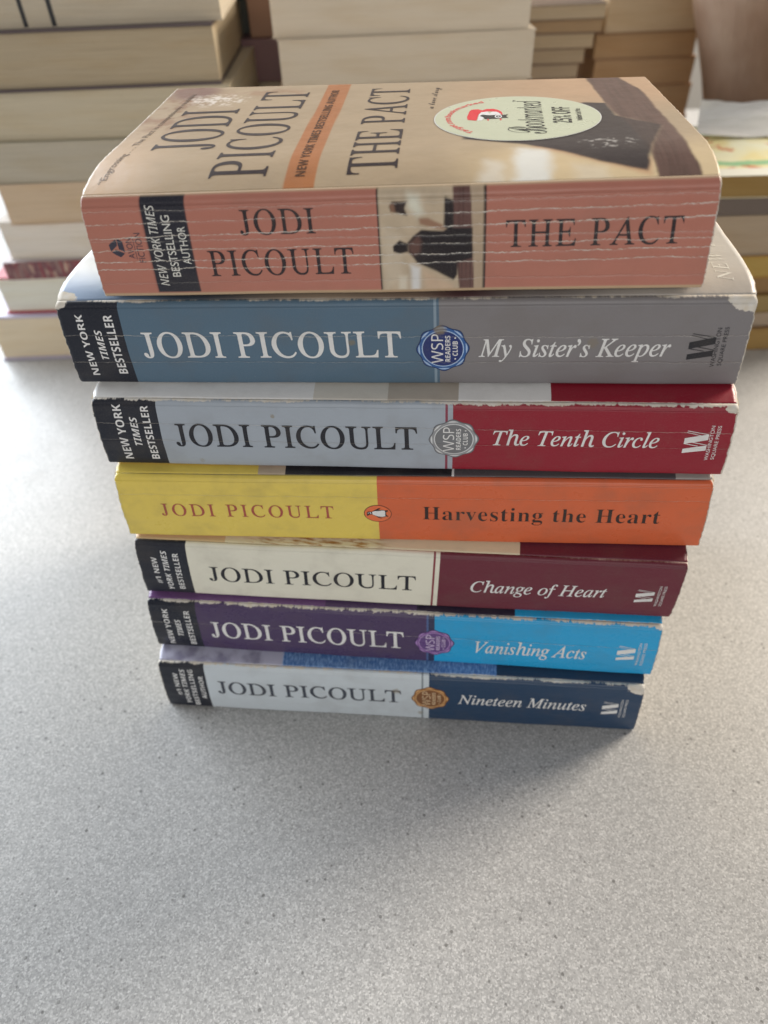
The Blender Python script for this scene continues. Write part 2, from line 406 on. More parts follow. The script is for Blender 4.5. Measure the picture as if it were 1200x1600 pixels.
class Paperback:
    def __init__(s, label, x, y, r, zl, zr, tl, tr, Lt, Lb, sh, ln, d, vd, depth, rad, lift=0.0, seed=1, rad_b=1.0, bow=0.7):
        s.__dict__.update(locals()); s.L = (Lt + Lb) / 2; s.T = (tl + tr) / 2 - d; s.zc = (zl + zr) / 2
        s.root = empty('paperback_book', (x * MM, y * MM, s.zc * MM), r)
        tag(s.root, label, 'book', 'paperbacks piled in the near stack')
        s.spine_s = Surf(s.spine_fn, True); s.front_s = Surf(s.front_fn, False)
    def planes(s, q):
        zb = s.zl + (s.zr - s.zl) * q - s.zc + 0.2
        zt = s.zl + s.tl + (s.zr + s.tr - s.zl - s.tl) * q - s.zc
        return zb, zt
    def shrink(s, d, c=0.3): return 1 - c / (s.L / 2) * np.exp(-np.maximum(d, 0) / 1.6)
    def spine_fn(s, u, w):
        q = u / s.L + 0.5; k = w / s.T
        zb, zt = s.planes(q); zt = zt - s.d
        ut = (q - .5) * s.Lt; ub = s.sh + (q - .5) * s.Lb
        uu = (ut + (ub - ut) * k) * s.shrink(w) * s.shrink(s.T - w, 0.2)
        v = s.ln * (1 - k) - s.bow * np.sin(PI * np.clip(k, 0, 1))
        v = v + (vnoise(u * 0.035 + 50, w * 0.12, s.seed, 3) - 0.5) * 0.7
        t = np.clip(1 - w / s.rad, 0, 1); v = v + s.rad * (1 - np.sqrt(np.maximum(0, 1 - t * t)))
        t = np.clip(1 - (s.T - w) / s.rad_b, 0, 1); v = v + s.rad_b * (1 - np.sqrt(np.maximum(0, 1 - t * t)))
        return np.stack([uu, v, zt + (zb - zt) * k], -1)
    def front_fn(s, u, v):
        q = u / s.L + 0.5; zb, zt = s.planes(q)
        k = np.clip(1 - (v - s.rad) / (s.vd - s.rad), 0, 1.2)
        uu = u * (1 + (s.Lt / s.L - 1) * np.clip(1 - v / 20, 0, 1)) * s.shrink(v - s.rad)
        z = zt - s.d * k * k - s.lift * (u / 87) * np.clip(v / 104, 0, 2) ** 1.5
        vj = (vnoise(u * 0.035 + 50, 0 * v, s.seed, 3) - 0.5) * 0.7 * np.clip(1 - v / 12, 0, 1)
        return np.stack([uu, s.ln + v + vj, z], -1)
    def back_fn(s, u, v):
        q = u / s.L + 0.5; zb, zt = s.planes(q)
        uu = (s.sh + (q - .5) * s.Lb) * s.shrink(v - s.rad_b, 0.2)
        vj = (vnoise(u * 0.035 + 50, s.T * 0.12 + 0 * v, s.seed, 3) - 0.5) * 0.7 * np.clip(1 - v / 12, 0, 1)
        return np.stack([uu, v + vj, zb + 0 * v], -1)
    def sheet(s, name, fn, us, ws, mat, flip, art=None, uvw=None):
        U, Wd = np.meshgrid(us, ws); p = fn(U, Wd)
        # frayed short ends
        for col in (0, -1):
            p[:, col, 0] += (vnoise(ws * 0.8, 0 * ws + 3 + col, s.seed + 3, 3) - 0.5) * 0.55
        nu, nw = len(us), len(ws); V = p.reshape(-1, 3) * MM
        i = np.arange(nu * nw).reshape(nw, nu)
        quads = np.stack([i[:-1, :-1], i[:-1, 1:], i[1:, 1:], i[1:, :-1]], -1).reshape(-1, 4)
        if flip: quads = quads[:, ::-1]
        uvs = np.stack([U, Wd if uvw is None else uvw(Wd)], -1).reshape(-1, 2)
        o = mesh_obj(name, V, quads.tolist(), [mat, EDGE], s.root, uvs)
        if art is not None:
            a = o.data.attributes.new('art', 'FLOAT_COLOR', 'POINT')
            c = np.ones((nu * nw, 4), np.float32); c[:, :3] = art.reshape(-1, 3)
            a.data.foreach_set('color', c.ravel())
        m = o.modifiers.new('thickness', 'SOLIDIFY'); m.thickness = 0.28 * MM; m.offset = -1
        m.material_offset_rim = 1; m.use_even_offset = False
        return o
    def build(s, spine_mat, front_mat, back_mat, spine_art=None, front_art=None, fine=False):
        L = s.L
        us = np.linspace(-L / 2, L / 2, int(L / (0.4 if fine else 1.0)))
        ws = np.unique(np.concatenate([s.rad * (1 - np.cos(np.linspace(0, PI / 2, 6))), np.linspace(s.rad, s.T - s.rad_b, 72 if fine else 40),
                                       s.T - s.rad_b * (1 - np.cos(np.linspace(0, PI / 2, 5)))]))
        A = None
        if spine_art: U, Q = np.meshgrid(us, ws); A = spine_art(U, Q)
        s.spine = s.sheet('spine', s.spine_fn, us, ws, spine_mat, True, A)
        us2 = np.linspace(-L / 2, L / 2, int(L / (0.5 if fine else 1.5)))
        vs = np.concatenate([np.linspace(s.rad, s.vd, 50 if fine else 14), np.linspace(s.vd, s.depth, int((s.depth - s.vd) / (0.5 if fine else 6)))[1:]])
        A = None
        if front_art: U, Q = np.meshgrid(us2, vs); A = front_art(U, Q)
        # the front's wear coordinate starts at the hinge
        s.front = s.sheet('front_cover', s.front_fn, us2, vs, front_mat, False, A, lambda v: v - s.rad)
        us3 = np.linspace(-L / 2, L / 2, int(L / 2))
        vs3 = np.concatenate([np.linspace(s.rad_b, 10, 6), np.linspace(10, s.depth, 12)[1:]])
        s.back = s.sheet('back_cover', s.back_fn, us3, vs3, back_mat, True, None, lambda v: v - s.rad_b)
        # page block
        vv = np.concatenate([[2.0, 4.0], np.linspace(6, s.depth - 0.7, 16)])
        e = L / 2 - 1.1
        ul = np.linspace(-e, e, 9); kk = np.linspace(0, 1, 9)
        V = []; uv = []; F = []
        def grid(fa):
            b = len(V); g = fa()
            n, m = g[0].shape[:2]
            V.extend((g[0].reshape(-1, 3) * MM).tolist()); uv.extend(g[1].reshape(-1, 2).tolist())
            for a in range(n - 1):
                for c in range(m - 1):
                    F.append((b + a * m + c, b + a * m + c + 1, b + (a + 1) * m + c + 1, b + (a + 1) * m + c))
        def pt(u, v, k):
            t = s.front_fn(u, v) - np.array([0, 0, 0.4]); bt = s.back_fn(u, v) + np.array([0, 0, 0.4])
            bt[..., 0] = t[..., 0] = u
            vshift = t[..., 1] * k + bt[..., 1] * (1 - k); r = bt * (1 - k[..., None]) + t * k[..., None]; r[..., 1] = vshift
            return r
        for us_, v_ in ((ul, vv[0]), (ul, vv[-1])):
            def fa(us_=us_, v_=v_):
                A, B = np.meshgrid(us_, kk); p = pt(A, 0 * A + v_, B); return p, np.stack([A, B * s.T], -1)
            grid(fa)
        for uu in (-e, e):
            def fa(uu=uu):
                A, B = np.meshgrid(vv, kk); p = pt(0 * A + uu, A, B); return p, np.stack([A, B * s.T], -1)
            grid(fa)
        for k0 in (0.0, 1.0):
            def fa(k0=k0):
                A, B = np.meshgrid(ul, vv); p = pt(A, B, 0 * A + k0); return p, np.stack([A, B], -1)
            grid(fa)
        mesh_obj('page_block', V, F, [PAGES], s.root, uv, smooth=False)
        return s

# --- wax seal, publisher's mark, best-seller panel shared by five of the books
def disc(cu, cw, ru, rw, n=64, lobes=0, amp=0.0, ph=0.0):
    a = np.linspace(0, 2 * PI, n, endpoint=False)
    k = 1 + amp * np.cos(lobes * a + ph)
    return np.stack([cu + ru * k * np.cos(a), cw + rw * k * np.sin(a)], 1)
def ring(cu, cw, r0, r1, a0, a1, n=24):
    a = np.linspace(a0, a1, n)
    o = np.stack([cu + r1 * np.cos(a), cw + r1 * np.sin(a)], 1); i = np.stack([cu + r0 * np.cos(a), cw + r0 * np.sin(a)], 1)
    V = np.concatenate([o, i]); F = [(k, k + 1, n + k + 1, n + k) for k in range(n - 1)]
    return V, F
def crescent(cu, cw, r, a0, a1, wid, n=14):
    a = np.linspace(a0, a1, n); t = np.sin(np.linspace(0, PI, n)) * wid
    o = np.stack([cu + (r + t / 2) * np.cos(a), cw + (r + t / 2) * np.sin(a)], 1); i = np.stack([cu + (r - t / 2) * np.cos(a), cw + (r - t / 2) * np.sin(a)], 1)
    return np.concatenate([o, i]), [(k, k + 1, n + k + 1, n + k) for k in range(n - 1)]
def seal(bk, cu, cw, cols, wr, worn_blob=False):
    dark, mid, inner, light, ink = (worn_flat('seal_ink', c, wr) for c in cols)
    P = Print(bk.spine_s); s = bk.T / 29.5
    R = 7.9
    P.poly(disc(cu, cw, R, R, 96, 8, 0.045, 0.4), dark, 0)
    P.poly(disc(cu, cw, R * .955, R * .955, 96, 8, 0.045, 0.4), mid, 1)
    P.tris(*ring(cu, cw, R * .78, R * .82, 0, 2 * PI, 64), light, 2)
    P.poly(disc(cu, cw, R * .78, R * .78, 64), inner, 2)
    for i in range(8):
        a = (2 * PI * i - 0.4) / 8
        P.tris(*crescent(cu, cw, R * .925, a - .26, a + .26, 0.55), light, 2)
    f = 1.0
    P.up('sansm', 'WSP', cu + 0.1, cu - 3.5, cw + 5.2, cw - 5.2, ink, layer=4)
    P.up('sansb', 'READERS', cu + 2.3, cu + 0.75, cw + 4.5, cw - 4.7, ink, layer=4)
    P.up('sansb', 'CLUB', cu + 4.55, cu + 3.0, cw + 2.4, cw - 2.8, ink, layer=4)
    for q in (3.5, -3.9): P.poly(disc(cu + 3.8, cw + q, 0.28, 0.28, 10), ink, 4)
    return P.build('club_seal', bk.spine)
def press_mark(bk, wr, col, u0, u1, w0, w1, lines):
    """turned W of thick and hairline strokes with the press name beside it"""
    m = worn_flat('mark_ink', col, wr); P = Print(bk.spine_s)
    def q(pts): return [(u0 + (1 - b) * (u1 - u0), w0 + (w1 - w0) * a) for a, b in pts]
    S = [[(0, 1), (.2, 1), (.365, 0), (.135, 0)], [(.415, 1), (.67, 1), (.854, 0), (.604, 0)],
         [(.415, .99), (.445, .99), (.345, .38), (.315, .38)], [(.5, .78), (.525, .72), (.39, 0), (.365, 0)],
         [(.91, .95), (.935, .97), (.80, .32), (.775, .32)], [(.97, .93), (1.0, .93), (.854, .02), (.83, .02)]]
    for k in S: P.poly(q(k), m, 1)
    for st, base, cap, a, b in lines: P.up('sans', st, base, cap, a, b, m, layer=1)
    return P.build('publisher_mark', bk.spine)
def best_lines(bk, wr, lines, col):
    m = worn_flat('panel_ink', col, wr); P = Print(bk.spine_s)
    for style, st, base, cap, a, b in lines: P.up(style, st, base, cap, a, b, m)
    return P.build('bestseller_lettering', bk.spine)
def words(bk, name, style, st, u0, u1, base, cap, col, wr, space=1.0, ghost=None):
    m = worn_flat('ink', col, wr); P = Print(bk.spine_s)
    P.flat(style, st, u0, u1, base, cap, m, space=space, layer=2)
    return P.build(name, bk.spine)

INK = c4(34, 36, 46, 1.0); PANEL = c4(32, 36, 48, 1.1); PALE = c4(218, 216, 210)

# ---- bottom book: pale grey and navy
wr = dict(L=208.75, T=32.16, hinge=0.9, bottom=0.18, ends=0.6, seed=3.0, rough=0.34, specks=0.5, corner=[(104, 0.5, 4.2)], stains=[(0.5, 11, 2.2, .5), (11, 27, 1.6, .5)])
b = Paperback('pale grey and navy paperback with bronze seal, lowest of the near stack',
              1.749, 168.69, -0.105, 0.0, 0.0, 33.53, 33.788, 207.012, 210.488, 0.118, 1.1, 1.5, 14, 133, 1.7, seed=3)
GREY9 = c4(178, 186, 192)
sm = worn_ramp('pale_grey_and_navy', [(-104.4, PANEL), (-84.6, GREY9), (11.4, c4(120, 128, 134)), (12.1, GREY9), (14.4, c4(31, 54, 80, 1.55))], wr)
fr = dict(wr, corner=[], stains=[], hinge=0.45)
def blue_front():
    nb = NB('blue_and_navy_front'); u, w = nb.uv()
    f = nb.m('DIVIDE', nb.m('ADD', u, 104.4), 208.8)
    r = nb.ramp(f, [(0, c4(160, 160, 178)), (0.262, c4(62, 98, 150)), (0.706, c4(31, 52, 76))])
    tex = nb.noise(nb.comb(nb.m('MULTIPLY', u, 1.6), nb.m('MULTIPLY', w, 0.5), 2.0), 0.9, 4, 0.7)
    zone = nb.m('MULTIPLY', nb.step(u, -50.0, -49.0), nb.step(u, 43.5, 42.5))
    r = nb.mix(nb.m('MULTIPLY', zone, nb.step(tex, 0.4, 0.7)), r, c4(120, 152, 190))
    sh = nb.noise(nb.comb(u, w, 5.0), 0.12, 3)
    r = nb.mix(nb.m('MULTIPLY', nb.step(u, -49.0, -50.0), nb.step(sh, .45, .7)), r, c4(120, 118, 140))
    return worn(nb, r, fr)
b.build(sm, blue_front(), worn_flat('navy_back', c4(36, 52, 70), fr))
best_lines(b, wr, [('sansb', '#1 NEW', -96.6, -98.7, 22.2, 6.4), ('sansbi', 'YORK TIMES', -93.1, -95.3, 28.6, 3.4), ('sansb', 'BESTSELLING', -89.4, -91.6, 30.0, 3.6), ('sansb', 'AUTHOR', -85.3, -87.4, 24.2, 7.8)], PALE)
words(b, 'author_name', 'romanb', 'JODI PICOULT', -79.4, 2.6, 19.3, 10.6, c4(66, 72, 84, 1.1), wr)
words(b, 'book_title', 'italicb', 'Nineteen Minutes', 27.2, 81.8, 17.8, 11.1, PALE, wr)
seal(b, 15.3, 15.0, [c4(92, 58, 30), c4(150, 104, 60), c4(112, 72, 40), c4(206, 160, 112), c4(196, 172, 140)], wr)
press_mark(b, wr, c4(205, 205, 205), 88.5, 95.1, 19.6, 10.4, [('WASHINGTON', 96.9, 95.9, 21.6, 8.6), ('SQUARE PRESS', 98.7, 97.7, 21.4, 8.4)])

# ---- purple and sky blue
wr = dict(L=209.17, T=30.41, hinge=1.35, bottom=0.18, ends=0.6, seed=17.0, rough=0.28, specks=0.5, creases=[(13.0, 0.16, 0.002)], corner=[(104, 0.2, 1.6)])
b = Paperback('dark purple and sky blue paperback with purple seal, second from the bottom',
              3.224, 176.156, -0.12, 33.53, 33.788, 31.245, 32.569, 207.321, 211.027, 0.113, 0.923, 1.5, 14, 133, 1.6, seed=7)
PURP = c4(66, 52, 84); SKY = c4(34, 144, 194)
sm = worn_ramp('purple_and_sky_blue', [(-104.6, PANEL), (-84.4, PURP), (12.2, c4(70, 88, 130)), (12.9, c4(44, 48, 76)), (14.9, SKY)], wr)
fr = dict(wr, corner=[], creases=[], hinge=0.6)
b.build(sm, worn_ramp('purple_front', [(-104.6, c4(98, 68, 110)), (-30, c4(74, 56, 88)), (8, c4(40, 32, 52)), (47, SKY)], fr), worn_flat('sky_back', SKY, fr))
best_lines(b, wr, [('sansb', 'NEW YORK', -96.5, -98.9, 27.8, 4.2), ('sansbi', 'TIMES', -91.8, -94.2, 21.5, 10.4), ('sansb', 'BESTSELLER', -87.1, -89.6, 27.6, 4.6)], PALE)
words(b, 'author_name', 'romanb', 'JODI PICOULT', -79.3, 2.9, 21.2, 10.8, PALE, wr)
words(b, 'book_title', 'italicb', 'Vanishing Acts', 32.2, 77.0, 21.4, 13.8, PALE, wr)
seal(b, 15.5, 16.6, [c4(62, 42, 86), c4(108, 76, 132), c4(88, 62, 116), c4(160, 128, 178), c4(186, 170, 200)], wr)
press_mark(b, wr, c4(222, 226, 228), 88.9, 95.9, 20.9, 11.6, [('WASHINGTON', 98.0, 96.9, 24.0, 9.6), ('SQUARE PRESS', 99.9, 98.8, 23.8, 9.4)])

# ---- cream and maroon
wr = dict(L=208.46, T=30.63, hinge=0.22, bottom=0.15, ends=0.6, seed=29.0, rough=0.44, specks=0.35)
b = Paperback('cream and maroon paperback without a seal, third from the bottom',
              5.882, 180.209, -0.12, 64.776, 66.357, 32.189, 32.07, 206.866, 210.045, -1.026, -0.416, 1.5, 14, 133, 1.6, seed=13)
CREAM = c4(209, 198, 184); MAROON = c4(92, 34, 48)
sm = worn_ramp('cream_and_maroon', [(-104.3, PANEL), (-84.2, CREAM), (12.1, c4(120, 56, 62)), (12.7, CREAM), (14.6, MAROON)], wr)
fr = dict(wr, hinge=0.15)
def hair_front():
    nb = NB('cream_front_with_hair'); u, w = nb.uv()
    f = nb.m('DIVIDE', nb.m('ADD', u, 104.23), 208.46)
    r = nb.ramp(f, [(0, c4(190, 165, 125)), (0.17, c4(206, 192, 164)), (0.71, MAROON)])
    st = nb.noise(nb.comb(nb.m('ADD', nb.m('MULTIPLY', u, 0.10), nb.m('MULTIPLY', w, 0.25)), nb.m('MULTIPLY', w, 0.4), 2.0), 2.0, 4, 0.6)
    zone = nb.m('MULTIPLY', nb.step(u, -66.0, -48.0), nb.step(u, -2.0, -14.0))
    r = nb.mix(nb.m('MULTIPLY', zone, nb.step(st, 0.42, 0.66)), r, c4(150, 108, 58))
    return worn(nb, r, fr)
b.build(sm, hair_front(), worn_flat('maroon_back', MAROON, fr))
best_lines(b, wr, [('sansb', '#1 NEW', -96.5, -98.7, 23.9, 8.0), ('sansbi', 'YORK TIMES', -92.0, -94.3, 27.6, 4.2), ('sansb', 'BESTSELLER', -87.4, -89.7, 27.2, 5.4)], PALE)
words(b, 'author_name', 'roman', 'JODI PICOULT', -76.3, 6.0, 20.6, 12.2, INK, wr)
words(b, 'book_title', 'italicb', 'Change of Heart', 27.0, 78.0, 19.5, 13.2, PALE, wr)
press_mark(b, wr, c4(214, 208, 205), 88.7, 95.3, 21.3, 13.7, [('WASHINGTON', 97.4, 96.4, 23.2, 11.4), ('SQUARE PRESS', 99.1, 98.1, 23.1, 11.3)])

# ---- yellow and orange
wr = dict(L=209.77, T=31.07, hinge=0.10, bottom=0.2, ends=0.6, seed=41.0, rough=0.3, specks=0.3, creases=[(8.4, 0.10, -0.002)], dirt=0.22)
b = Paperback('yellow and orange paperback with a small bird oval on its spine',
              7.56, 184.433, -0.091, 96.965, 98.427, 32.136, 32.998, 206.717, 212.825, 0.452, -0.988, 1.5, 14, 133, 2.0, seed=19)
YEL = c4(206, 176, 84, 1.5); ORA = c4(190, 92, 56, 1.4)
sm = worn_ramp('yellow_and_orange', [(-104.9, YEL), (-10.15, ORA)], wr)
fr = dict(wr, creases=[], hinge=0.0, bottom=0)
fr2 = dict(fr, hinge=0.35)
b.build(sm, worn_ramp('yellow_black_front', [(-104.9, YEL), (-53, c4(168, 152, 132)), (-43, c4(38, 38, 44, 1.0)), (16, c4(200, 200, 200)), (16.4, c4(74, 70, 74)), (92, c4(150, 146, 142))], fr), worn_flat('orange_back', ORA, fr))
words(b, 'author_name', 'roman', 'JODI PICOULT', -90.0, -25.9, 19.0, 12.8, c4(150, 74, 62), wr, space=1.22)
words(b, 'book_title', 'bold', 'Harvesting the Heart', 6.2, 89.0, 18.8, 12.3, c4(52, 36, 34, 1.0), wr, space=1.06)
def bird_oval(bk, cu, cw):
    P = Print(bk.spine_s)
    blk = worn_flat('ink', c4(40, 32, 34, 1.0), wr); org = worn_flat('mark_orange', c4(214, 100, 60), wr); wht = worn_flat('mark_white', PALE, wr)
    P.poly(disc(cu, cw, 5.0, 4.35, 56), blk, 0); P.poly(disc(cu, cw, 4.78, 4.1, 56), org, 1)
    def q(pts): return [(cu + (x - 605) / 52.0, cw + (y - 368) / 35.0) for x, y in pts]
    P.poly(q([(400, 360), (415, 338), (445, 330), (490, 335), (560, 300), (620, 300), (700, 296), (745, 304), (775, 302), (800, 300), (798, 325), (772, 330), (762, 350), (764, 385), (780, 400), (800, 412), (798, 432), (765, 415), (745, 428), (690, 436), (620, 428), (560, 412), (510, 388), (480, 384), (430, 396), (412, 420), (402, 400)]), blk, 2)
    P.poly(q([(500, 330), (560, 298), (620, 270), (672, 262), (640, 285), (600, 312)]), blk, 2)
    P.poly(q([(520, 392), (570, 415), (620, 446), (690, 462), (650, 438), (610, 420)]), blk, 2)
    P.poly(q([(497, 358), (510, 332), (560, 320), (620, 318), (690, 306), (735, 308), (748, 340), (742, 390), (748, 412), (700, 424), (620, 420), (560, 402), (510, 384)]), wht, 3)
    P.poly(q([(450, 345), (470, 338), (482, 360), (476, 380), (462, 362)]), wht, 3)
    P.poly(q([(416, 358), (432, 348), (438, 362), (424, 370)]), wht, 3)
    return P.build('publisher_mark', bk.spine)
bird_oval(b, -9.98, 16.1)

# ---- silver grey and red
wr = dict(L=208.57, T=28.6, hinge=0.9, bottom=0.22, ends=0.6, seed=53.0, rough=0.38, specks=0.5, creases=[(9.6, 0.12, 0.004), (16.5, 0.07, 0.0)], corner=[(104, 0.3, 2.2)],
          stains=[(-43, 5.5, 0.9, .6), (-70, 26, 1.2, .3)])
b = Paperback('silver grey and dark red paperback with grey seal, third from the top',
              7.254, 187.053, -0.105, 129.101, 131.425, 29.866, 30.333, 205.509, 211.624, 0.285, -1.88, 1.5, 14, 133, 1.8, seed=23)
SILV = c4(144, 152, 162); RED = c4(126, 22, 40)
sm = worn_ramp('silver_and_red', [(-104.3, PANEL), (-83.1, SILV), (13.6, c4(120, 52, 70)), (14.6, SILV), (15.9, RED)], wr)
fr = dict(wr, creases=[], corner=[], stains=[], hinge=0.45)
b.build(sm, worn_ramp('white_and_red_front', [(-104.3, c4(206, 205, 200)), (-30, c4(184, 180, 172)), (-5, c4(160, 152, 142)), (17.5, c4(216, 220, 212)), (46.5, RED)], fr), worn_flat('red_back', RED, fr))
best_lines(b, wr, [('sansb', 'NEW YORK', -94.5, -97.4, 25.7, 1.4), ('sansbi', 'TIMES', -89.8, -92.3, 19.0, 6.5), ('sansb', 'BESTSELLER', -85.1, -87.8, 25.6, 1.9)], PALE)
words(b, 'author_name', 'romanb', 'JODI PICOULT', -77.6, 4.7, 18.8, 9.2, INK, wr)
words(b, 'book_title', 'italicb', 'The Tenth Circle', 29.3, 82.0, 16.2, 10.0, PALE, wr)
seal(b, 16.65, 14.05, [c4(88, 90, 96), c4(132, 134, 138), c4(104, 106, 110), c4(190, 192, 194), c4(214, 214, 210)], wr)
press_mark(b, wr, c4(222, 218, 214), 89.7, 96.9, 18.2, 9.0, [('WASHINGTON', 98.3, 97.15, 21.3, 7.0), ('SQUARE PRESS', 100.2, 99.1, 20.9, 7.0)])

# ---- slate blue and grey
wr = dict(L=209.8, T=29.5, hinge=0.6, bottom=0.2, ends=0.6, seed=67.0, rough=0.42, specks=0.5, creases=[(11.6, 0.13, 0.005), (21.0, 0.10, 0.0)], corner=[(104.5, 0.0, 4.6), (-105, 0.0, 2.2)],
          stains=[(-13, 13.6, 1.5, .6), (60, 14, 2.2, .35)])
b = Paperback('slate blue and warm grey paperback with blue seal, directly under the pink topmost book',
              4.793, 194.064, -0.097, 158.967, 161.757, 31.157, 31.838, 207.653, 211.948, 0.829, -0.879, 2.0, 14, 133, 1.8, seed=31)
SLATE = c4(76, 98, 116); WGREY = c4(113, 110, 112)
sm = worn_ramp('slate_and_grey', [(-104.9, PANEL), (-85.4, SLATE), (12.1, c4(120, 136, 150)), (12.45, SLATE), (13.8, WGREY)], wr)
fr = dict(wr, creases=[], corner=[(-105, 0.5, 4.0)], stains=[], hinge=0.32)
def sky_front():
    nb = NB('blue_to_grey_front'); u, w = nb.uv()
    f = nb.m('DIVIDE', nb.m('ADD', u, 104.9), 209.8)
    near = nb.ramp(f, [(0, c4(128, 146, 174)), (0.1, c4(84, 102, 124)), (0.2, c4(50, 58, 70)), (0.4, c4(136, 122, 108)), (0.52, c4(120, 104, 92)), (0.6, c4(74, 52, 54)), (0.7, c4(112, 106, 104)), (0.88, c4(160, 155, 150))], 'EASE')  # cover colours by the hinge, shade under the upper book painted in
    far = nb.ramp(f, [(0, c4(200, 202, 214)), (0.3, c4(150, 150, 160)), (0.8, c4(160, 158, 156)), (1, c4(170, 168, 165))], 'LINEAR')  # lavender start is reflected light put into the cover colour
    return worn(nb, nb.mix(nb.step(w, 2.0, 22.0), near, far), fr)
b.build(sm, sky_front(), worn_flat('grey_back', WGREY, fr))
best_lines(b, wr, [('sansb', 'NEW YORK', -97.2, -99.5, 26.0, 3.7), ('sansbi', 'TIMES', -92.3, -94.6, 19.8, 9.0), ('sansb', 'BESTSELLER', -87.6, -90.5, 25.5, 3.9)], PALE)
words(b, 'author_name', 'romanb', 'JODI PICOULT', -80.2, 2.3, 19.0, 9.9, PALE, wr)
words(b, 'book_title', 'italicb', 'My Sister\u2019s Keeper', 25.9, 83.0, 18.7, 12.6, c4(218, 214, 206), wr)
seal(b, 14.95, 16.0, [c4(26, 44, 84), c4(44, 84, 140), c4(30, 44, 98), c4(150, 172, 206), c4(206, 210, 216)], dict(wr, stains=[(14.0, 9.2, 2.6, .75)]))
press_mark(b, wr, c4(36, 38, 46, 1.0), 88.1, 95.5, 19.9, 11.0, [('WASHINGTON', 96.7, 95.4, 22.5, 9.3), ('SQUARE PRESS', 98.7, 97.5, 22.0, 9.0)])
P = Print(b.front_s); m = worn_flat('front_ink', c4(206, 202, 196), fr)
P.text('italic', 'NEW YORK', (99.4, 7.5), (99.4, 52), (95.0, 7.5), m, space=1.2); P.build('front_lettering', b.front, cut=4.0)

# ---- topmost: salmon pink spine, tan cover
LP = 173.4; TP = 28.86
CREA = [(3.5, 0.13, -0.003), (6.5, 0.27, -0.008), (10.0, 0.33, -0.012), (12.4, 0.13, 0.004), (14.6, 0.23, -0.001), (17.5, 0.34, -0.006), (20.0, 0.27, -0.004), (24.6, 0.06, 0.0)]
wr = dict(L=LP, T=TP, hinge=0.0, bottom=0.0, ends=0.6, seed=79.0, specks=0.35, creases=CREA, dirt=0.12, rough=0.34)
wf = dict(L=LP, T=999.0, hinge=0.0, ends=0.30, seed=83.0, specks=0.55, dirt=0.12, rough=0.36)
b = Paperback('thick salmon pink paperback with tan cover and round discount sticker, topmost of the near stack',
              4.254, 193.605, -0.093, 190.123, 193.595, 31.457, 32.265, 172.098, 174.695, 0.996, 1.414, 3.0, 25, 104, 2.6, lift=1.45, seed=37, bow=0.5)
PINK = c3(164, 108, 94, 1.38); TAN = c3(178, 158, 132, 1.0); DKB = c3(50, 44, 46, 1.0)
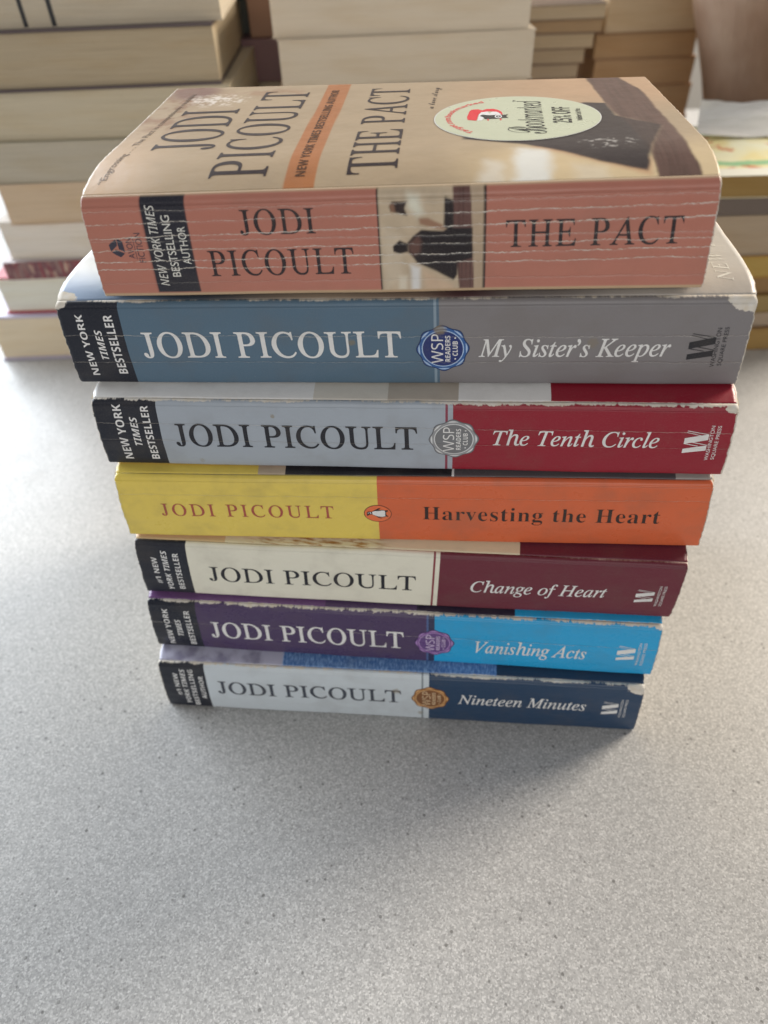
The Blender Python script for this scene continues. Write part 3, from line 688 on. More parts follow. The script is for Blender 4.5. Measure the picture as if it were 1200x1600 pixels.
def spine_art(u, w):
    img = np.zeros(u.shape + (3,)) + np.array(PINK)
    n = vnoise(u * 0.06, w * 0.12, 5, 4)
    img *= (0.96 + 0.08 * n)[..., None]
    pic = np.zeros_like(img) + np.array(c3(172, 156, 134))
    N = vnoise(u * 0.35 + 9, w * 0.35, 11, 4)
    pic = pic * (0.86 + 0.28 * N)[..., None]
    pic = paint(pic, sstep(u, 18, 25) * 0.55, c3(150, 128, 108))
    for poly, col, bl, a in (
        ([(5.1, 1.4), (8.1, 2), (9.2, 6.4), (7.6, 7.2), (5.1, 4.8)], c3(208, 200, 186), 1.4, .85),
        ([(5.3, 20.3), (8.1, 21.3), (7.7, 28), (5.4, 28)], c3(218, 210, 200), .9, .9),
        ([(1.9, 23.5), (4.2, 23.5), (4.1, 28), (1.8, 28)], c3(204, 194, 180), .8, .7),
        ([(9, 22), (17, 26.5), (17, 28), (9, 28)], c3(190, 162, 138), 1.2, .6),
        ([(-2, 10), (3, 12), (3, 24), (-2, 28)], c3(190, 178, 160), 1.5, .5),
        ([(17.4, -1), (21.9, -1), (23.2, 28), (19, 28), (18.3, 20.6), (17.4, 10)], c3(92, 66, 62), .25, 1),
        ([(15, 2.5), (17.5, 3.1), (17.5, 11), (14.8, 10.3)], c3(48, 40, 42, 1.0), .3, 1),
        ([(7.9, 7.8), (10.4, 7.7), (14.3, 9.4), (15.2, 10.9), (12.8, 10.6), (8.2, 9.3)], c3(128, 92, 72), .5, .85),
        ([(4.6, 14.3), (6.2, 12.5), (8.5, 10.8), (14.6, 11.2), (15.8, 10.4), (22.5, 10.5), (22.6, 18.8), (18.6, 20), (18.4, 23.5), (17.3, 25.1), (12.6, 22.4), (7.2, 19.9), (6, 18.1), (4.8, 16.8)], c3(40, 34, 38, 1.0), .35, 1),
        ([(5, 14.4), (7.8, 12.2), (8.6, 14), (8.2, 17), (6.4, 18), (5, 16.6)], c3(98, 70, 62), .9, .75),
        ([(.8, 3.2), (4.8, 3.3), (4.1, 5), (4.9, 7), (3.1, 6.5), (.4, 5.8), (0, 4.5)], c3(52, 38, 38, 1.0), .35, 1),
        ([(.1, 4.2), (1.2, 3.6), (1.6, 6), (.6, 6)], c3(140, 104, 82), .5, .7),
        ([(.5, 15.2), (2.5, 13.5), (4.6, 14.5), (4.7, 16.8), (2.3, 17.3), (.6, 16.7)], c3(36, 28, 32, 1.0), .3, 1)):
        pic = paint(pic, sstep(-sdf(poly, u + (N - .5) * .4, w), -bl, bl) * a, col)
    streak = vnoise(u * 3.0, w * 0.05, 21, 2)
    bar = sstep(-sdf([(17.4, -1), (21.9, -1), (23.2, 28), (19, 28), (18.3, 20.6), (17.4, 10)], u, w), -.2, .2) * (w < 10.2) + sstep(-sdf([(18.6, 19.5), (22.6, 19.5), (23.2, 28), (19, 28)], u, w), -.2, .2)
    pic *= (1 - 0.35 * np.clip(bar, 0, 1) * sstep(streak, .5, .75))[..., None]
    inpic = sstep(u, -3.3, -3.0) * sstep(u, 26.1, 25.8)
    img = img * (1 - inpic[..., None]) + pic * inpic[..., None]
    for c in (-3.15, 25.95): img = paint(img, sstep(np.abs(u - c), 0.42, 0.16), c3(40, 30, 34, 1.0))
    img = paint(img, sstep(u, -69.95, -69.6) * sstep(u, -56.7, -57.05) * sstep(w, 27.6, 27.3) * sstep(w, -0.1, 0.2), c3(46, 46, 56, 1.0))
    tanb = sstep(w, 27.4, 27.9)
    img = paint(img, tanb, c3(168, 144, 116))
    img = paint(img, sstep(w, 0.35, 0.05), TAN)
    return img
BAR = [(65.5, 110), (66.4, 78.7), (66.8, 59.2), (69.7, 40), (70.6, 19.5), (71.4, -2), (82.6, -2), (81.4, 16), (81.1, 45.7), (81.1, 83.8), (76.4, 110)]
GAR = [(60.6, 68.4), (67, 66.7), (67.2, 51.4), (75, 43), (78.6, 38.9), (72, 20.7), (68.5, 5.8), (57, 11), (47.5, 18), (37.5, 24.4), (20.5, 31.5), (20.5, 34.3), (34, 50), (43, 60)]
def front_art(u, v):
    N = vnoise(u * 0.05 + 3, v * 0.05, 3, 5); N2 = vnoise(u * 0.22 + 9, v * 0.22, 6, 4)
    img = np.zeros(u.shape + (3,)) + np.array(TAN)
    img = paint(img, sstep(u, 0, 55) * sstep(v, 45, 85) * .6, c3(170, 136, 108))
    img = paint(img, sstep(u, 10, 40) * sstep(v, 34, 10) * .7, c3(206, 180, 144))
    img = paint(img, sstep(u, -60, -84) * sstep(v, 70, 10) * .5, c3(198, 168, 140))
    img *= (0.92 + 0.16 * N)[..., None]
    for poly, a in (([(33.5, -2), (43, -2), (43.2, 19), (35, 21)], .9), ([(24, -2), (31, -2), (31, 12), (26, 14)], .45), ([(50, -2), (60, -2), (58, 8), (50, 10)], .25)):
        img = paint(img, sstep(-sdf(poly, u + (N2 - .5) * 3, v), -2.6, 2.2) * a, c3(226, 214, 196))
    # orange-brown skin of the arm beside the dark clothes
    img = paint(img, sstep(-sdf([(40, 22), (58, 10), (69, 4), (70, 12), (56, 16), (42, 27)], u + (N2 - .5) * 2, v), -2, 1.5) * .6, c3(160, 110, 80))
    img = paint(img, sstep(-sdf(GAR, u + (N2 - .5) * 1.6, v + (N - .5) * 1.6), -.9, .7), c3(62, 55, 56, 1.15))
    st = vnoise(u * 1.3, v * 0.05, 21, 3)
    bm_ = sstep(-sdf(BAR, u + (N2 - .5) * 1.0, v), -.6, .5)
    low = sstep(v, 42, 36)
    img = paint(img, bm_ * (1 - 0.75 * sstep(-sdf(GAR, u, v), -1, 1)), np.array(c3(88, 68, 62)) * 1.0)
    img *= (1 - 0.22 * bm_ * sstep(st, .45, .75))[..., None]
    # brown stain and rubbed-off laminate at the far corner by the quotation
    sm_ = sstep(u, -60, -80) * sstep(v, 42, 60)
    img = paint(img, np.clip(sm_ * sstep(N2, .38, .62) * 0.9, 0, 1), c3(132, 104, 84))
    img = paint(img, sstep(np.hypot((u + 78) * .8, (v - 98) * .7), 10, 4) * .8, c3(106, 78, 74))
    img = paint(img, sstep(np.hypot((u + 50) * .45, (v - 94) * 1.2), 9, 4) * sstep(N2, .45, .6) * .6, c3(138, 108, 86))
    ob = sstep(u - (v * 0.0085), -29.5, -29.3) * sstep(u - (v * 0.0075), -20.7, -20.9)
    img = paint(img, ob, np.array(c3(170, 112, 72, 1.15)) * 1.0)
    img *= (1 - 0.10 * ob * N2)[..., None]
    nz = vnoise(u * .55, v * .8, 55, 5); nz2 = vnoise(u * 1.3, v * .7, 57, 4)
    reg = sstep(np.hypot((u + 67) * .55, (v - 86) * .8), 9.5, 3)
    img = paint(img, np.clip(sstep(nz + .16 * reg, .70, .76) * reg, 0, 1) * .8, c3(196, 190, 184))
    img = paint(img, sstep(nz2 + .10 * reg, .70, .76) * reg * .6, c3(196, 188, 180))
    reg = sstep(np.hypot((u - 61) * .55, (v - 24) * .9), 6.5, 2)
    img = paint(img, sstep(vnoise(u * .8 + 4, v * 1.2, 58, 5) + .12 * reg, .70, .76) * reg * .75, c3(160, 156, 152))
    return img
b.build(worn_art('pink_spine_print', wr), worn_art('tan_cover_print', wf), worn_flat('tan_back', TAN + (1,), wf), spine_art, front_art, fine=True)
inkp = c4(54, 44, 48, 1.05)
m = worn_flat('ink', inkp, wr)
P = Print(b.spine_s); P.flat('roman', 'JODI', -42.1, -20.7, 10.95, 4.2, m, space=1.05); P.flat('roman', 'PICOULT', -52.7, -10.7, 22.57, 15.2, m, space=1.08); P.build('author_name', b.spine)
P = Print(b.spine_s); P.flat('roman', 'THE PACT', 31.6, 78.6, 15.9, 8.8, m, space=1.1); P.build('book_title', b.spine)
m2 = worn_flat('panel_ink', c4(206, 200, 194), wr)
P = Print(b.spine_s)
P.up('sansi', 'NEW YORK TIMES', -65.8, -68.3, 25.3, 2.2, m2); P.up('sans', 'BESTSELLING', -61.8, -64.2, 22.6, 5.0, m2); P.up('sans', 'AUTHOR', -57.9, -60.2, 18.9, 8.2, m2)
P.build('bestseller_lettering', b.spine)
P = Print(b.spine_s); mb = worn_flat('ink', c4(62, 60, 74, 1.1), wr)
def aq(pts): return [(-79.0 + ((x - 345) - .24 * (y - 515)) / 58.9, 13.8 + (y - 515) / 55.6) for x, y in pts]
for k in ([(205, 465), (235, 435), (325, 370), (335, 400), (352, 472), (245, 570)], [(342, 362), (385, 378), (440, 410), (462, 480), (490, 590), (440, 560), (385, 535), (366, 478)], [(258, 582), (330, 540), (372, 560), (450, 588), (486, 606), (420, 662), (395, 655), (330, 625)]): P.poly(aq(k), mb, 1)
P.up('sans', 'AVON', -74.2, -76.0, 16.9, 11.0, mb); P.up('sans', 'FICTION', -71.2, -73.1, 18.1, 9.6, mb)
P.poly([(-73.75, 17.2), (-73.6, 17.2), (-73.6, 10.4), (-73.75, 10.4)], mb, 1)
P.build('publisher_mark', b.spine)

mf = worn_flat('front_ink', inkp, wf)
P = Print(b.front_s)
P.text('roman', 'JODI', (-55.0, 29.9), (-55.9, 74.0), (-74.2, 29.7), mf, space=1.0)
P.text('roman', 'PICOULT', (-34.9, 8.4), (-34.2, 95.5), (-51.3, 8.1), mf, space=1.05)
P.build('author_name', b.front, cut=2.5)
P = Print(b.front_s)
P.text('roman', 'THE PACT', (1.8, 8.1), (2.2, 96.2), (-12.0, 8.1), mf, space=1.05); P.build('book_title', b.front, cut=2.5)
P = Print(b.front_s)
P.text('sansb', 'NEW YORK TIMES BESTSELLING AUTHOR', (-23.7, 8.2), (-23.5, 95.5), (-26.4, 8.1), worn_flat('front_ink', c4(84, 54, 36, 1.0), wf))
P.build('banner_lettering', b.front, cut=2.5)
P = Print(b.front_s)
P.text('sans', '\u201CEngrossing . . . The Pact is compulsively readable', (-81.2, 7.3), (-76.6, 95), (-83.3, 7.4), worn_flat('front_ink', c4(108, 88, 74, 1.0), wf))
P.build('quotation_lettering', b.front, cut=2.5)
P = Print(b.front_s)
P.text('script', 'a love story', (11.0, 66.5), (12.8, 95), (8.6, 66.4), mf)
P.build('subtitle_lettering', b.front, cut=2.5)

# the round discount sticker
def sticker(bk, cu, cv, R):
    wk = dict(L=999.0, T=999.0, seed=91.0, specks=0.35, dirt=0.06, rough=0.3)
    green = worn_flat('sticker_paper', c4(196, 200, 176, 1.1), wk); red = worn_flat('sticker_red', c4(196, 44, 54), wk)
    blk = worn_flat('sticker_ink', c4(36, 36, 40, 1.0), wk); wht = worn_flat('sticker_white', c4(232, 232, 226), wk); rim = EDGE
    P = Print(bk.front_s)
    P.poly(disc(cu, cv, R, R, 90), rim, 3.0)
    P.poly(disc(cu, cv, R - .25, R - .25, 90), green, 4.6)
    st = P.build('sticker', bk.front, cut=2.0)
    P = Print(bk.front_s)
    P.arc('sansb', 'Target.com/bookmarked', (cu, cv), R - 5.2, math.radians(229), math.radians(117), 1.9, red, 3.4)
    # head-shaped letter emblem: red hair, white letter, black mask with an eye
    def q(pts): return [(cu + (x - 590) / 20.6, cv - (y - 218) / 5.35) for x, y in pts]
    P.poly(q([(272, 212), (290, 178), (305, 166), (350, 164), (375, 172), (405, 164), (450, 164), (480, 172), (500, 184), (505, 205), (492, 200), (470, 184), (420, 180), (372, 184), (350, 196), (340, 216), (330, 236), (275, 230)]), red, 3.4)
    P.poly(q([(338, 236), (350, 200), (368, 184), (410, 180), (420, 196), (440, 182), (478, 184), (494, 200), (490, 212), (470, 206), (440, 222), (380, 222), (364, 236)]), wht, 3.4)
    P.poly(q([(355, 208), (372, 200), (420, 206), (470, 204), (512, 206), (540, 203), (522, 215), (536, 226), (505, 224), (470, 228), (420, 228), (385, 228), (376, 216)]), blk, 4.4)
    P.poly(disc(cu + (474 - 590) / 20.6, cv + 0.5, 1.15, 2.0, 24), wht, 5.2); P.poly(disc(cu + (474 - 590) / 20.6, cv + 0.5, .75, 1.2, 20), blk, 6.0); P.poly(disc(cu + (474 - 590) / 20.6, cv + 0.5, .35, .55, 12), wht, 6.8)
    for x in (405, 485): P.poly(q([(x - 6, 228), (x + 6, 228), (x + 4, 238), (x - 4, 238)]), red, 3.4)
    P.text('sansi', 'ookmarked', (44.7, 40.5), (46.3, 71.5), (37.4, 40.4), blk, layer=3.4)
    P.text('script', 'B', (44.8, 33.4), (45.2, 41.0), (33.4, 33.4), blk, layer=4.2)
    P.text('sans', 'TM', (38.2, 71.0), (38.3, 73.4), (37.2, 71.0), blk, layer=3.4)
    P.text('sansb', '25% OFF', (53.2, 43.8), (54.6, 62.6), (47.6, 44.2), blk, layer=3.4)
    P.text('sansb', 'Publisher\u2019s List Price', (56.6, 46.2), (57.6, 60.0), (55.0, 46.3), blk, layer=3.4)
    P.items = [(a, f, m_, l + 2.6) for a, f, m_, l in P.items]
    P.build('sticker_lettering', st, cut=2.0)
    return st
sticker(b, 37.2, 53.0, 25.8)

# ------------------------------------------------------------------ stacks of books behind
def bg_book(label, x0, x1, z0, z1, Y, depth, rot=0.0, page=(172, 160, 138), cover=(150, 130, 110), face='pages', group=None, ct=0.5, seed=0, dark=0.78, marks=None, front_mat=None, spine_col=None, over=1.0):
    w = x1 - x0; h = z1 - z0
    jig = np.random.RandomState(seed + 7)
    root = empty('paperback_book', ((x0 + x1) / 2 * MM, (Y + jig.uniform(-2.5, 2.5)) * MM, z0 * MM), rot + jig.uniform(-.022, .022))
    tag(root, label, 'book', group)
    rs = np.random.RandomState(seed + 100)
    g = sum(page) / 3.0; page = tuple(p * .8 + g * .2 for p in page)
    pm = page_material('aged_pages', c3(*page), dark)
    cm = plain('old_cover', c3(*cover), 0.45)
    # page block with slightly uneven layers on the edge towards us
    inset = over if face == 'pages' else 2.0
    nz = max(8, int(h / 0.9)); nx = 40
    xs = np.linspace(-w / 2 + 0.8, w / 2 - 0.8, nx); zs = np.linspace(ct, h - ct, nz)
    X, Z = np.meshgrid(xs, zs)
    row = (rs.rand(nz) - .5)[:, None] * 0.16
    wav = (vnoise(X * 0.02 + seed, Z * 0.06, seed + 5, 3) - .5) * 1.6
    Yf = inset + row + wav
    V = []; uv = []; F = []
    def add(Xa, Ya, Za, Ua, Wa, flip=False):
        bse = len(V); n, m = Xa.shape
        V.extend((np.stack([Xa, Ya, Za], -1).reshape(-1, 3) * MM).tolist()); uv.extend(np.stack([Ua, Wa], -1).reshape(-1, 2).tolist())
        for a in range(n - 1):
            for c in range(m - 1):
                f = (bse + a * m + c, bse + a * m + c + 1, bse + (a + 1) * m + c + 1, bse + (a + 1) * m + c)
                F.append(f[::-1] if flip else f)
    add(X, Yf, Z, X, Z)
    ys = np.linspace(0, 1, 8)
    for side in (0, -1):
        A, B = np.meshgrid(ys, zs); y0 = Yf[:, side][:, None]
        add(0 * A + xs[side], y0 + (depth - 2 - y0) * A, B, A * depth, B, side == 0)
    A, B = np.meshgrid(xs, zs); add(A, 0 * A + depth - 2, B, A, B, True)
    A, B = np.meshgrid(xs, ys); add(A, Yf[-1][None, :] + (depth - 2 - Yf[-1][None, :]) * B, 0 * A + zs[-1], A, B * depth)
    add(A, Yf[0][None, :] + (depth - 2 - Yf[0][None, :]) * B, 0 * A + zs[0], A, B * depth, True)
    pb = mesh_obj('page_block', V, F, [pm], root, uv, smooth=False)
    if marks:
        mm_ = plain('ink_mark', (0.03, 0.03, 0.035), 0.6)
        for mx, mw in marks:
            lx = mx - (x0 + x1) / 2
            col = np.linspace(-mw / 2, mw / 2, 5) + lx
            Xm, Zm = np.meshgrid(col, zs)
            ym = np.array([np.interp(col, xs, Yf[i]) for i in range(nz)]) - 0.12
            bse = np.arange(Xm.size).reshape(Xm.shape)
            q = np.stack([bse[:-1, :-1], bse[:-1, 1:], bse[1:, 1:], bse[1:, :-1]], -1).reshape(-1, 4).tolist()
            mesh_obj('ink_mark', np.stack([Xm, ym, Zm], -1).reshape(-1, 3) * MM, q, [mm_], pb, smooth=False)
    # covers: thin boards with a slight curl along the free edge
    def board(name, z, sgn, mat):
        a = np.linspace(-w / 2, w / 2, 24); c = np.concatenate([[0], np.linspace(2, depth, 10)])
        A, B = np.meshgrid(a, c)
        curl = (vnoise(A * 0.015 + seed * 3, B * 0.02, seed + 8, 2) - .5) * 0.35
        Zt = z + (ct / 2 - 0.04) + 0 * A; Zb = z - (ct / 2 - 0.04) + 0 * A
        if sgn > 0: Zt = Zt; Zb = Zb
        n, m = A.shape; top = np.stack([A, B, Zt], -1).reshape(-1, 3); bot = np.stack([A, B, Zb], -1).reshape(-1, 3)
        Vb = np.concatenate([top, bot]) * MM; i = np.arange(n * m).reshape(n, m); N = n * m
        q = np.stack([i[:-1, :-1], i[:-1, 1:], i[1:, 1:], i[1:, :-1]], -1).reshape(-1, 4)
        Fb = q.tolist() + (q[:, ::-1] + N).tolist()
        loop = list(i[0, :]) + list(i[1:, -1]) + list(i[-1, -2::-1]) + list(i[-2:0, 0])
        for k in range(len(loop)):
            p, r = int(loop[k]), int(loop[(k + 1) % len(loop)]); Fb.append([r, p, p + N, r + N])
        uvb = np.concatenate([np.stack([A, B], -1).reshape(-1, 2)] * 2)
        return mesh_obj(name, Vb, Fb, [mat], root, uvb, smooth=False)
    board('front_cover', h - ct / 2, 1, front_mat or cm); board('back_cover', ct / 2, -1, cm)
    sm_ = plain('old_spine', c3(*(spine_col or cover)), 0.4)
    if face == 'spine':
        box_mesh('spine', -w / 2 * MM, w / 2 * MM, -0.6 * MM, 0.6 * MM, 0.1 * MM, (h - 0.1) * MM, sm_, root, bevel=0.5 * MM)
    else:
        box_mesh('spine', -w / 2 * MM, w / 2 * MM, (depth - 0.6) * MM, (depth + 0.6) * MM, 0.1 * MM, (h - 0.1) * MM, sm_, root, bevel=0.5 * MM)
    return root

GL = 'books stacked behind on the window side'
gl = 'behind the near stack, page edges outward'
bg_book('grey-paged book with two black ink bars, top of the wide stack behind', -305, -84, 217.0, 249, 500, 140, .01, (176, 164, 144), (170, 160, 145), group=GL, seed=1, marks=[(-199.5, 2.6), (-183, 2.8)])
bg_book('very thick tan-paged hardback with dark boards, second in the wide stack behind', -312, -90, 185.2, 217, 500, 150, .012, (162, 146, 120), (74, 64, 66), group=GL, seed=2, ct=1.6, over=3.0)
bg_book('beige-paged book directly under the thick dark-boarded one', -300, -85, 157.0, 185.2, 500, 138, .0, (178, 166, 142), (160, 150, 130), group=GL, seed=3)
bg_book('greenish beige-paged book below the beige one in the wide stack', -292, -80, 132.0, 157, 500, 138, .006, (166, 157, 140), (150, 145, 130), group=GL, seed=4)
bg_book('pinkish tan-paged book in the middle of the wide stack behind', -251, -70, 105.5, 132, 500, 138, .0, (186, 162, 134), (180, 160, 140), group=GL, seed=5)
bg_book('pale grey-white-paged book above the one with a patterned edge', -264, -70, 79.0, 105.5, 500, 138, -.02, (200, 192, 182), (190, 185, 180), group=GL, seed=6)
def stripe_mat():
    nb = NB('patterned_cover'); tc = nb.n('ShaderNodeTexCoord'); co = nb.sep(tc.outputs['Object'])
    f = nb.noise(nb.comb(nb.m('MULTIPLY', co[0], 120.0), nb.m('MULTIPLY', co[2], 60.0), 0.0), 1.0, 3)
    g = nb.noise(nb.comb(nb.m('MULTIPLY', co[0], 320.0), nb.m('MULTIPLY', co[2], 20.0), 0.0), 1.0, 1)
    c = nb.ramp(f, [(0.0, c4(70, 54, 66)), (0.42, c4(120, 96, 92)), (0.55, c4(92, 52, 62)), (0.7, c4(180, 160, 140))], 'LINEAR')
    c = nb.mix(nb.m('MULTIPLY', nb.step(g, .5, .62), .7), c, c4(120, 48, 56))
    return nb.fin(c, 0.25, 0.5)
o = bg_book('thin glossy book with a dark red patterned spine facing us, low in the wide stack', -268, -75, 66.0, 78.9, 500, 130, .0, (190, 180, 165), (150, 140, 140), face='spine', group=GL, seed=7)
for ch in o.children:
    if ch.name.startswith('spine'): ch.data.materials[0] = stripe_mat()
bg_book('cream-white-paged book with a bright red bottom board, low in the wide stack', -282, -78, 37.5, 66, 500, 140, .0, (206, 202, 188), (150, 44, 58), group=GL, seed=8, ct=1.2, over=2.5)
bg_book('yellowish cream-paged book with a lavender cover, lowest of the wide stack', -298, -75, 0.3, 37.5, 500, 140, .0, (202, 186, 158), (164, 158, 176), group=GL, seed=9, ct=1.8, over=2.0)

GM = 'books stacked directly behind the near stack'
bg_book('clean beige-paged book on top of the stack directly behind', -59, 104, 203.0, 226, 528, 106, .0, (190, 178, 160), (176, 166, 150), group=GM, seed=11, dark=.9)
bg_book('slightly wider beige-paged book just above the far edge of the topmost cover', -56, 108, 176.0, 203, 528, 106, .015, (186, 174, 156), (180, 170, 156), group=GM, seed=12, dark=.9)
z = 176.0
for i, t in enumerate((30, 29, 31, 28, 29, 28.7)):
    z -= t
    bg_book('beige-paged book hidden low in the stack directly behind', -58 + i, 106 - i, z + (0.3 if i == 5 else 0), z + t, 529, 106, .0, (186, 174, 156), (170, 150, 130), group=GM, seed=20 + i)
z = 139.0
GR = 'small paperbacks stacked at the back'
for lab, xa, xb, za, zb_, pg in (('pale beige-paged paperback on top of the narrow stepped stack', 98, 200, 181.5, 192, (178, 158, 128)),
                                ('thin orange-brown-paged paperback, second in the narrow stepped stack', 97, 199, 172, 181.5, (164, 134, 98)),
                                ('beige-paged paperback, third in the narrow stepped stack', 93, 193, 161, 172, (176, 154, 122)),
                                ('shorter beige-paged paperback, fourth in the narrow stepped stack', 88, 187, 150, 161, (170, 148, 118)),
                                ('shortest beige-paged paperback, fifth in the narrow stepped stack', 84, 183, 139, 150, (172, 150, 122))):
    bg_book(lab, xa, xb, za, zb_, 700, 150, .0, pg, (120, 100, 84), group=GR, seed=int(za))
for i in range(5):
    t = 27.8; zz = 139 - t * (i + 1)
    bg_book('paperback hidden low in the narrow stepped stack', 84, 184, max(.3, zz), zz + t, 702, 150, .0, (170, 148, 120), (90, 40, 48), group=GR, seed=40 + i)
GX = 'orange-paged paperbacks stacked at the back'
for lab, xa, xb, za, zb_, pg in (('pale-paged paperback lying on the orange-paged ones', 217, 313, 161, 188, (186, 164, 130)),
                                ('orange-paged paperback directly under the pale one', 211, 306, 140.5, 160.8, (172, 138, 98)),
                                ('second orange-paged paperback from the top', 213, 309, 118, 140.5, (170, 136, 98)),
                                ('third orange-paged paperback from the top', 214, 311, 92, 118, (164, 132, 96)),
                                ('fourth orange-paged paperback from the top', 214, 312, 64, 92, (158, 128, 96))):
    bg_book(lab, xa, xb, za, zb_, 760, 165, .02, pg, (130, 100, 76), group=GX, seed=int(za) + 3)
for i in range(2):
    bg_book('paperback hidden low in the orange-paged stack', 214, 312, .3 + 32 * i, 32 * (i + 1), 762, 165, .0, (166, 128, 84), (90, 70, 60), group=GX, seed=60 + i)

# dark books in the gap between the two big stacks
GD = 'dark books in the gap between the stacks'
bg_book('mauve-brown book with its spine outward in the gap between the stacks', -100, 10, 162, 189.5, 620, 150, .0, (150, 140, 120), (98, 72, 76), face='spine', group=GD, seed=71)
bg_book('brown book standing above the mauve one in the gap', -84.5, 15, 189.7, 222, 621, 150, .0, (150, 130, 110), (122, 92, 74), face='spine', group=GD, seed=72)
bg_book('dark green book behind the mauve one in the gap', -150, -86.5, 189.7, 222, 640, 150, .0, (90, 90, 80), (56, 60, 56), face='spine', group=GD, seed=73)
bg_book('beige-paged book below the mauve one in the gap', -135, 12, 136, 161.8, 622, 150, .0, (172, 156, 130), (84, 70, 66), group=GD, seed=74)
bg_book('long dark book supporting the green one in the gap', -160, -101, 162, 189.5, 640, 150, .0, (120, 110, 100), (66, 56, 56), face='spine', group=GD, seed=78)
for i in range(4):
    bg_book('book hidden low in the gap between the stacks', -160, 12, max(.3, 34 * i), 34 * (i + 1) - .1, 622, 160, .0, (160, 146, 122), (84, 70, 66), group=GD, seed=75 + i)

# stack at the far side with the illustrated cover
GF = 'books stacked on the far side of the table'
def picture_cover():
    nb = NB('illustrated_cover'); u, w = nb.uv()
    n = nb.noise(nb.comb(u, w, 1.0), 0.045, 4, 0.6); n2 = nb.noise(nb.comb(u, w, 8.0), 0.035, 3, 0.5)
    c = nb.mix(nb.step(n2, .35, .65), c4(226, 214, 176), c4(222, 190, 140))
    c = nb.mix(nb.step(n, .56, .62), c, c4(176, 104, 64)); c = nb.mix(nb.step(n, .64, .7), c, c4(52, 46, 58))
    wv = nb.m('ADD', w, nb.m('MULTIPLY', nb.m('SUBTRACT', nb.noise(nb.comb(u, 0.0, 3.0), 0.04, 3), .5), 22.0))
    g = nb.m('MULTIPLY', nb.step(wv, 17.0, 21.0), nb.step(wv, 29.0, 25.0))
    c = nb.mix(g, c, c4(120, 166, 128)); c = nb.mix(nb.step(w, 16.0, 12.0), c, c4(222, 214, 190))
    g2 = nb.m('MULTIPLY', nb.step(wv, 84.0, 88.0), nb.step(wv, 100.0, 96.0)); c = nb.mix(nb.m('MULTIPLY', g2, .8), c, c4(120, 166, 128))
    return nb.fin(c, 0.3)
bg_book('book with an illustrated cream and orange cover lying on the far stack', 196, 350, 114.2, 128.6, 470, 112, -.04, (136, 108, 58), (196, 186, 160), group=GF, seed=81, front_mat=picture_cover())
bg_book('dark glossy book under the illustrated one, spine outward', 192, 352, 103, 114, 472, 112, .0, (120, 105, 90), (86, 76, 70), face='spine', group=GF, seed=82)
bg_book('taupe-paged thick book in the far stack below the dark one', 194, 355, 75, 102.8, 473, 112, .0, (150, 132, 110), (140, 125, 108), group=GF, seed=83)
bg_book('golden yellow-edged book in the far stack', 194, 356, 59, 74.8, 472, 112, .0, (156, 128, 62), (150, 110, 40), group=GF, seed=84, dark=.9)
bg_book('brown-paged book below the golden one in the far stack', 196, 357, 44, 58.8, 474, 112, .0, (134, 104, 64), (110, 84, 50), group=GF, seed=85)
bg_book('olive yellow-paged book low in the far stack', 196, 358, 30, 43.8, 473, 112, .0, (138, 116, 70), (120, 96, 50), group=GF, seed=86)
bg_book('grey-taupe-paged book second from the table in the far stack', 198, 360, 18, 29.8, 474, 112, .0, (150, 132, 112), (130, 115, 100), group=GF, seed=87)
bg_book('ochre-paged book resting on the table under the far stack', 198, 361, .3, 17.8, 473, 112, .0, (150, 118, 64), (130, 100, 60), group=GF, seed=88)

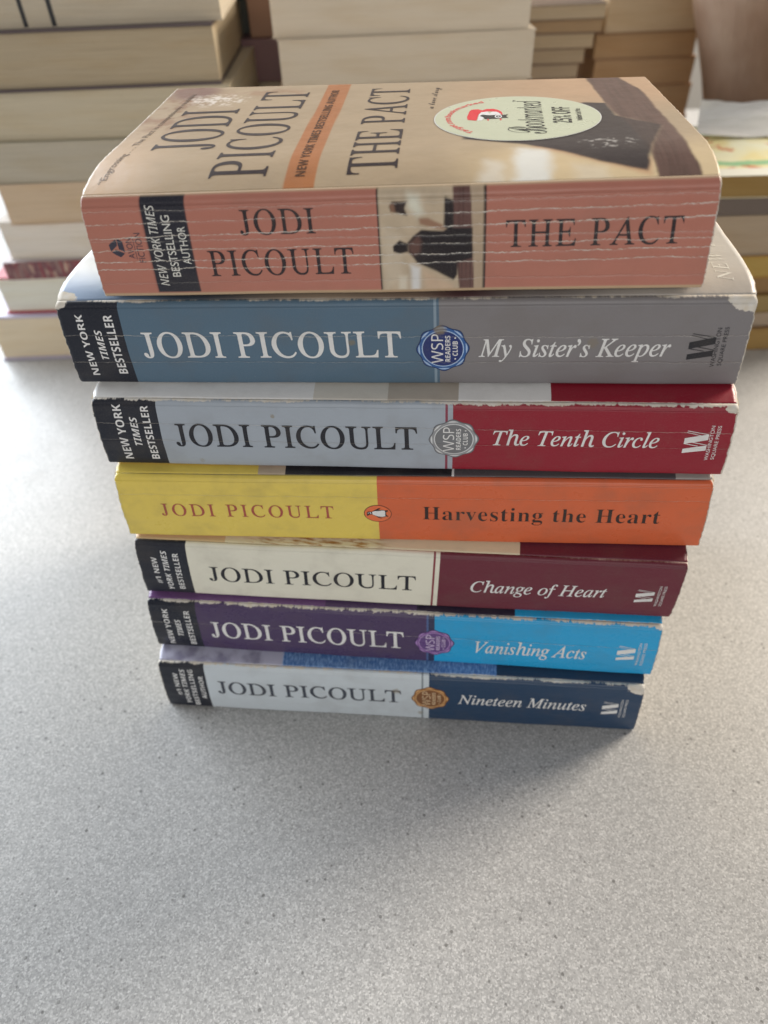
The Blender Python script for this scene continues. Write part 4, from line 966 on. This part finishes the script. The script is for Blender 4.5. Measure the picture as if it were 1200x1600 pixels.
# white crumpled paper on the illustrated cover, brown jar behind
def crumpled():
    n = 26
    a = np.linspace(0, 1, n); A, B = np.meshgrid(a, a)
    X = 236 + A * 150 + B * 12; Y = 545 + B * 34 + (A - .5) * -10
    fold = np.abs(((A * 1.15 + B * .6) * 3.2) % 2 - 1)
    Z = 129.6 + 3 * fold + 16 * B * (0.4 + A) + vnoise(A * 6, B * 6, 4, 4) * 9 * B
    me = np.stack([X, Y, Z], -1).reshape(-1, 3); c = me.mean(0); c[2] = 128.8
    i = np.arange(n * n).reshape(n, n); q = np.stack([i[:-1, :-1], i[:-1, 1:], i[1:, 1:], i[1:, :-1]], -1).reshape(-1, 4).tolist()
    o = mesh_obj('paper_sheet', (me - c) * MM, q, [plain('white_paper', (0.78, 0.77, 0.74), 0.6)], None, smooth=False)
    o.location = c * MM
    s = o.modifiers.new('thickness', 'SOLIDIFY'); s.thickness = 0.0004
    tag(o, 'crumpled white paper lying on the illustrated book cover', 'paper')
crumpled()
def jar():
    prof = [(0, 0), (36, 0), (40, 4), (46, 60), (57, 116), (74, 160), (91, 200), (102, 240), (106, 280), (104, 284), (100, 280), (96, 240), (84, 200), (60, 190), (0, 190)]
    n = 64; V = []; F = []
    for r, z in prof:
        for k in range(n): V.append((r * math.cos(2 * PI * k / n) * MM, r * math.sin(2 * PI * k / n) * MM, z * MM))
    for j in range(len(prof) - 1):
        for k in range(n): F.append((j * n + k, j * n + (k + 1) % n, (j + 1) * n + (k + 1) % n, (j + 1) * n + k))
    nb = NB('brown_glaze'); tc = nb.n('ShaderNodeTexCoord')
    f = nb.noise(tc.outputs['Object'], 18.0, 4)
    c = nb.ramp(f, [(0.2, c4(92, 72, 60, 1.1)), (0.5, c4(128, 104, 88, 1.1)), (0.8, c4(150, 130, 114, 1.1))], 'LINEAR')
    nb.bump(nb.noise(nb.comb(nb.m('MULTIPLY', nb.sep(tc.outputs['Object'])[0], 60.0), nb.m('MULTIPLY', nb.sep(tc.outputs['Object'])[1], 60.0), nb.m('MULTIPLY', nb.sep(tc.outputs['Object'])[2], 6.0)), 1.0, 3), .6, .004)
    root = mesh_obj('vase', V, F, [nb.fin(c, 0.32, 0.5)], None)
    root.location = (0.352, 0.675, 0)
    m = root.modifiers.new('round', 'SUBSURF'); m.levels = 1; m.render_levels = 1
    tag(root, 'glossy brown flared vase standing behind the far stack', 'vase')
jar()
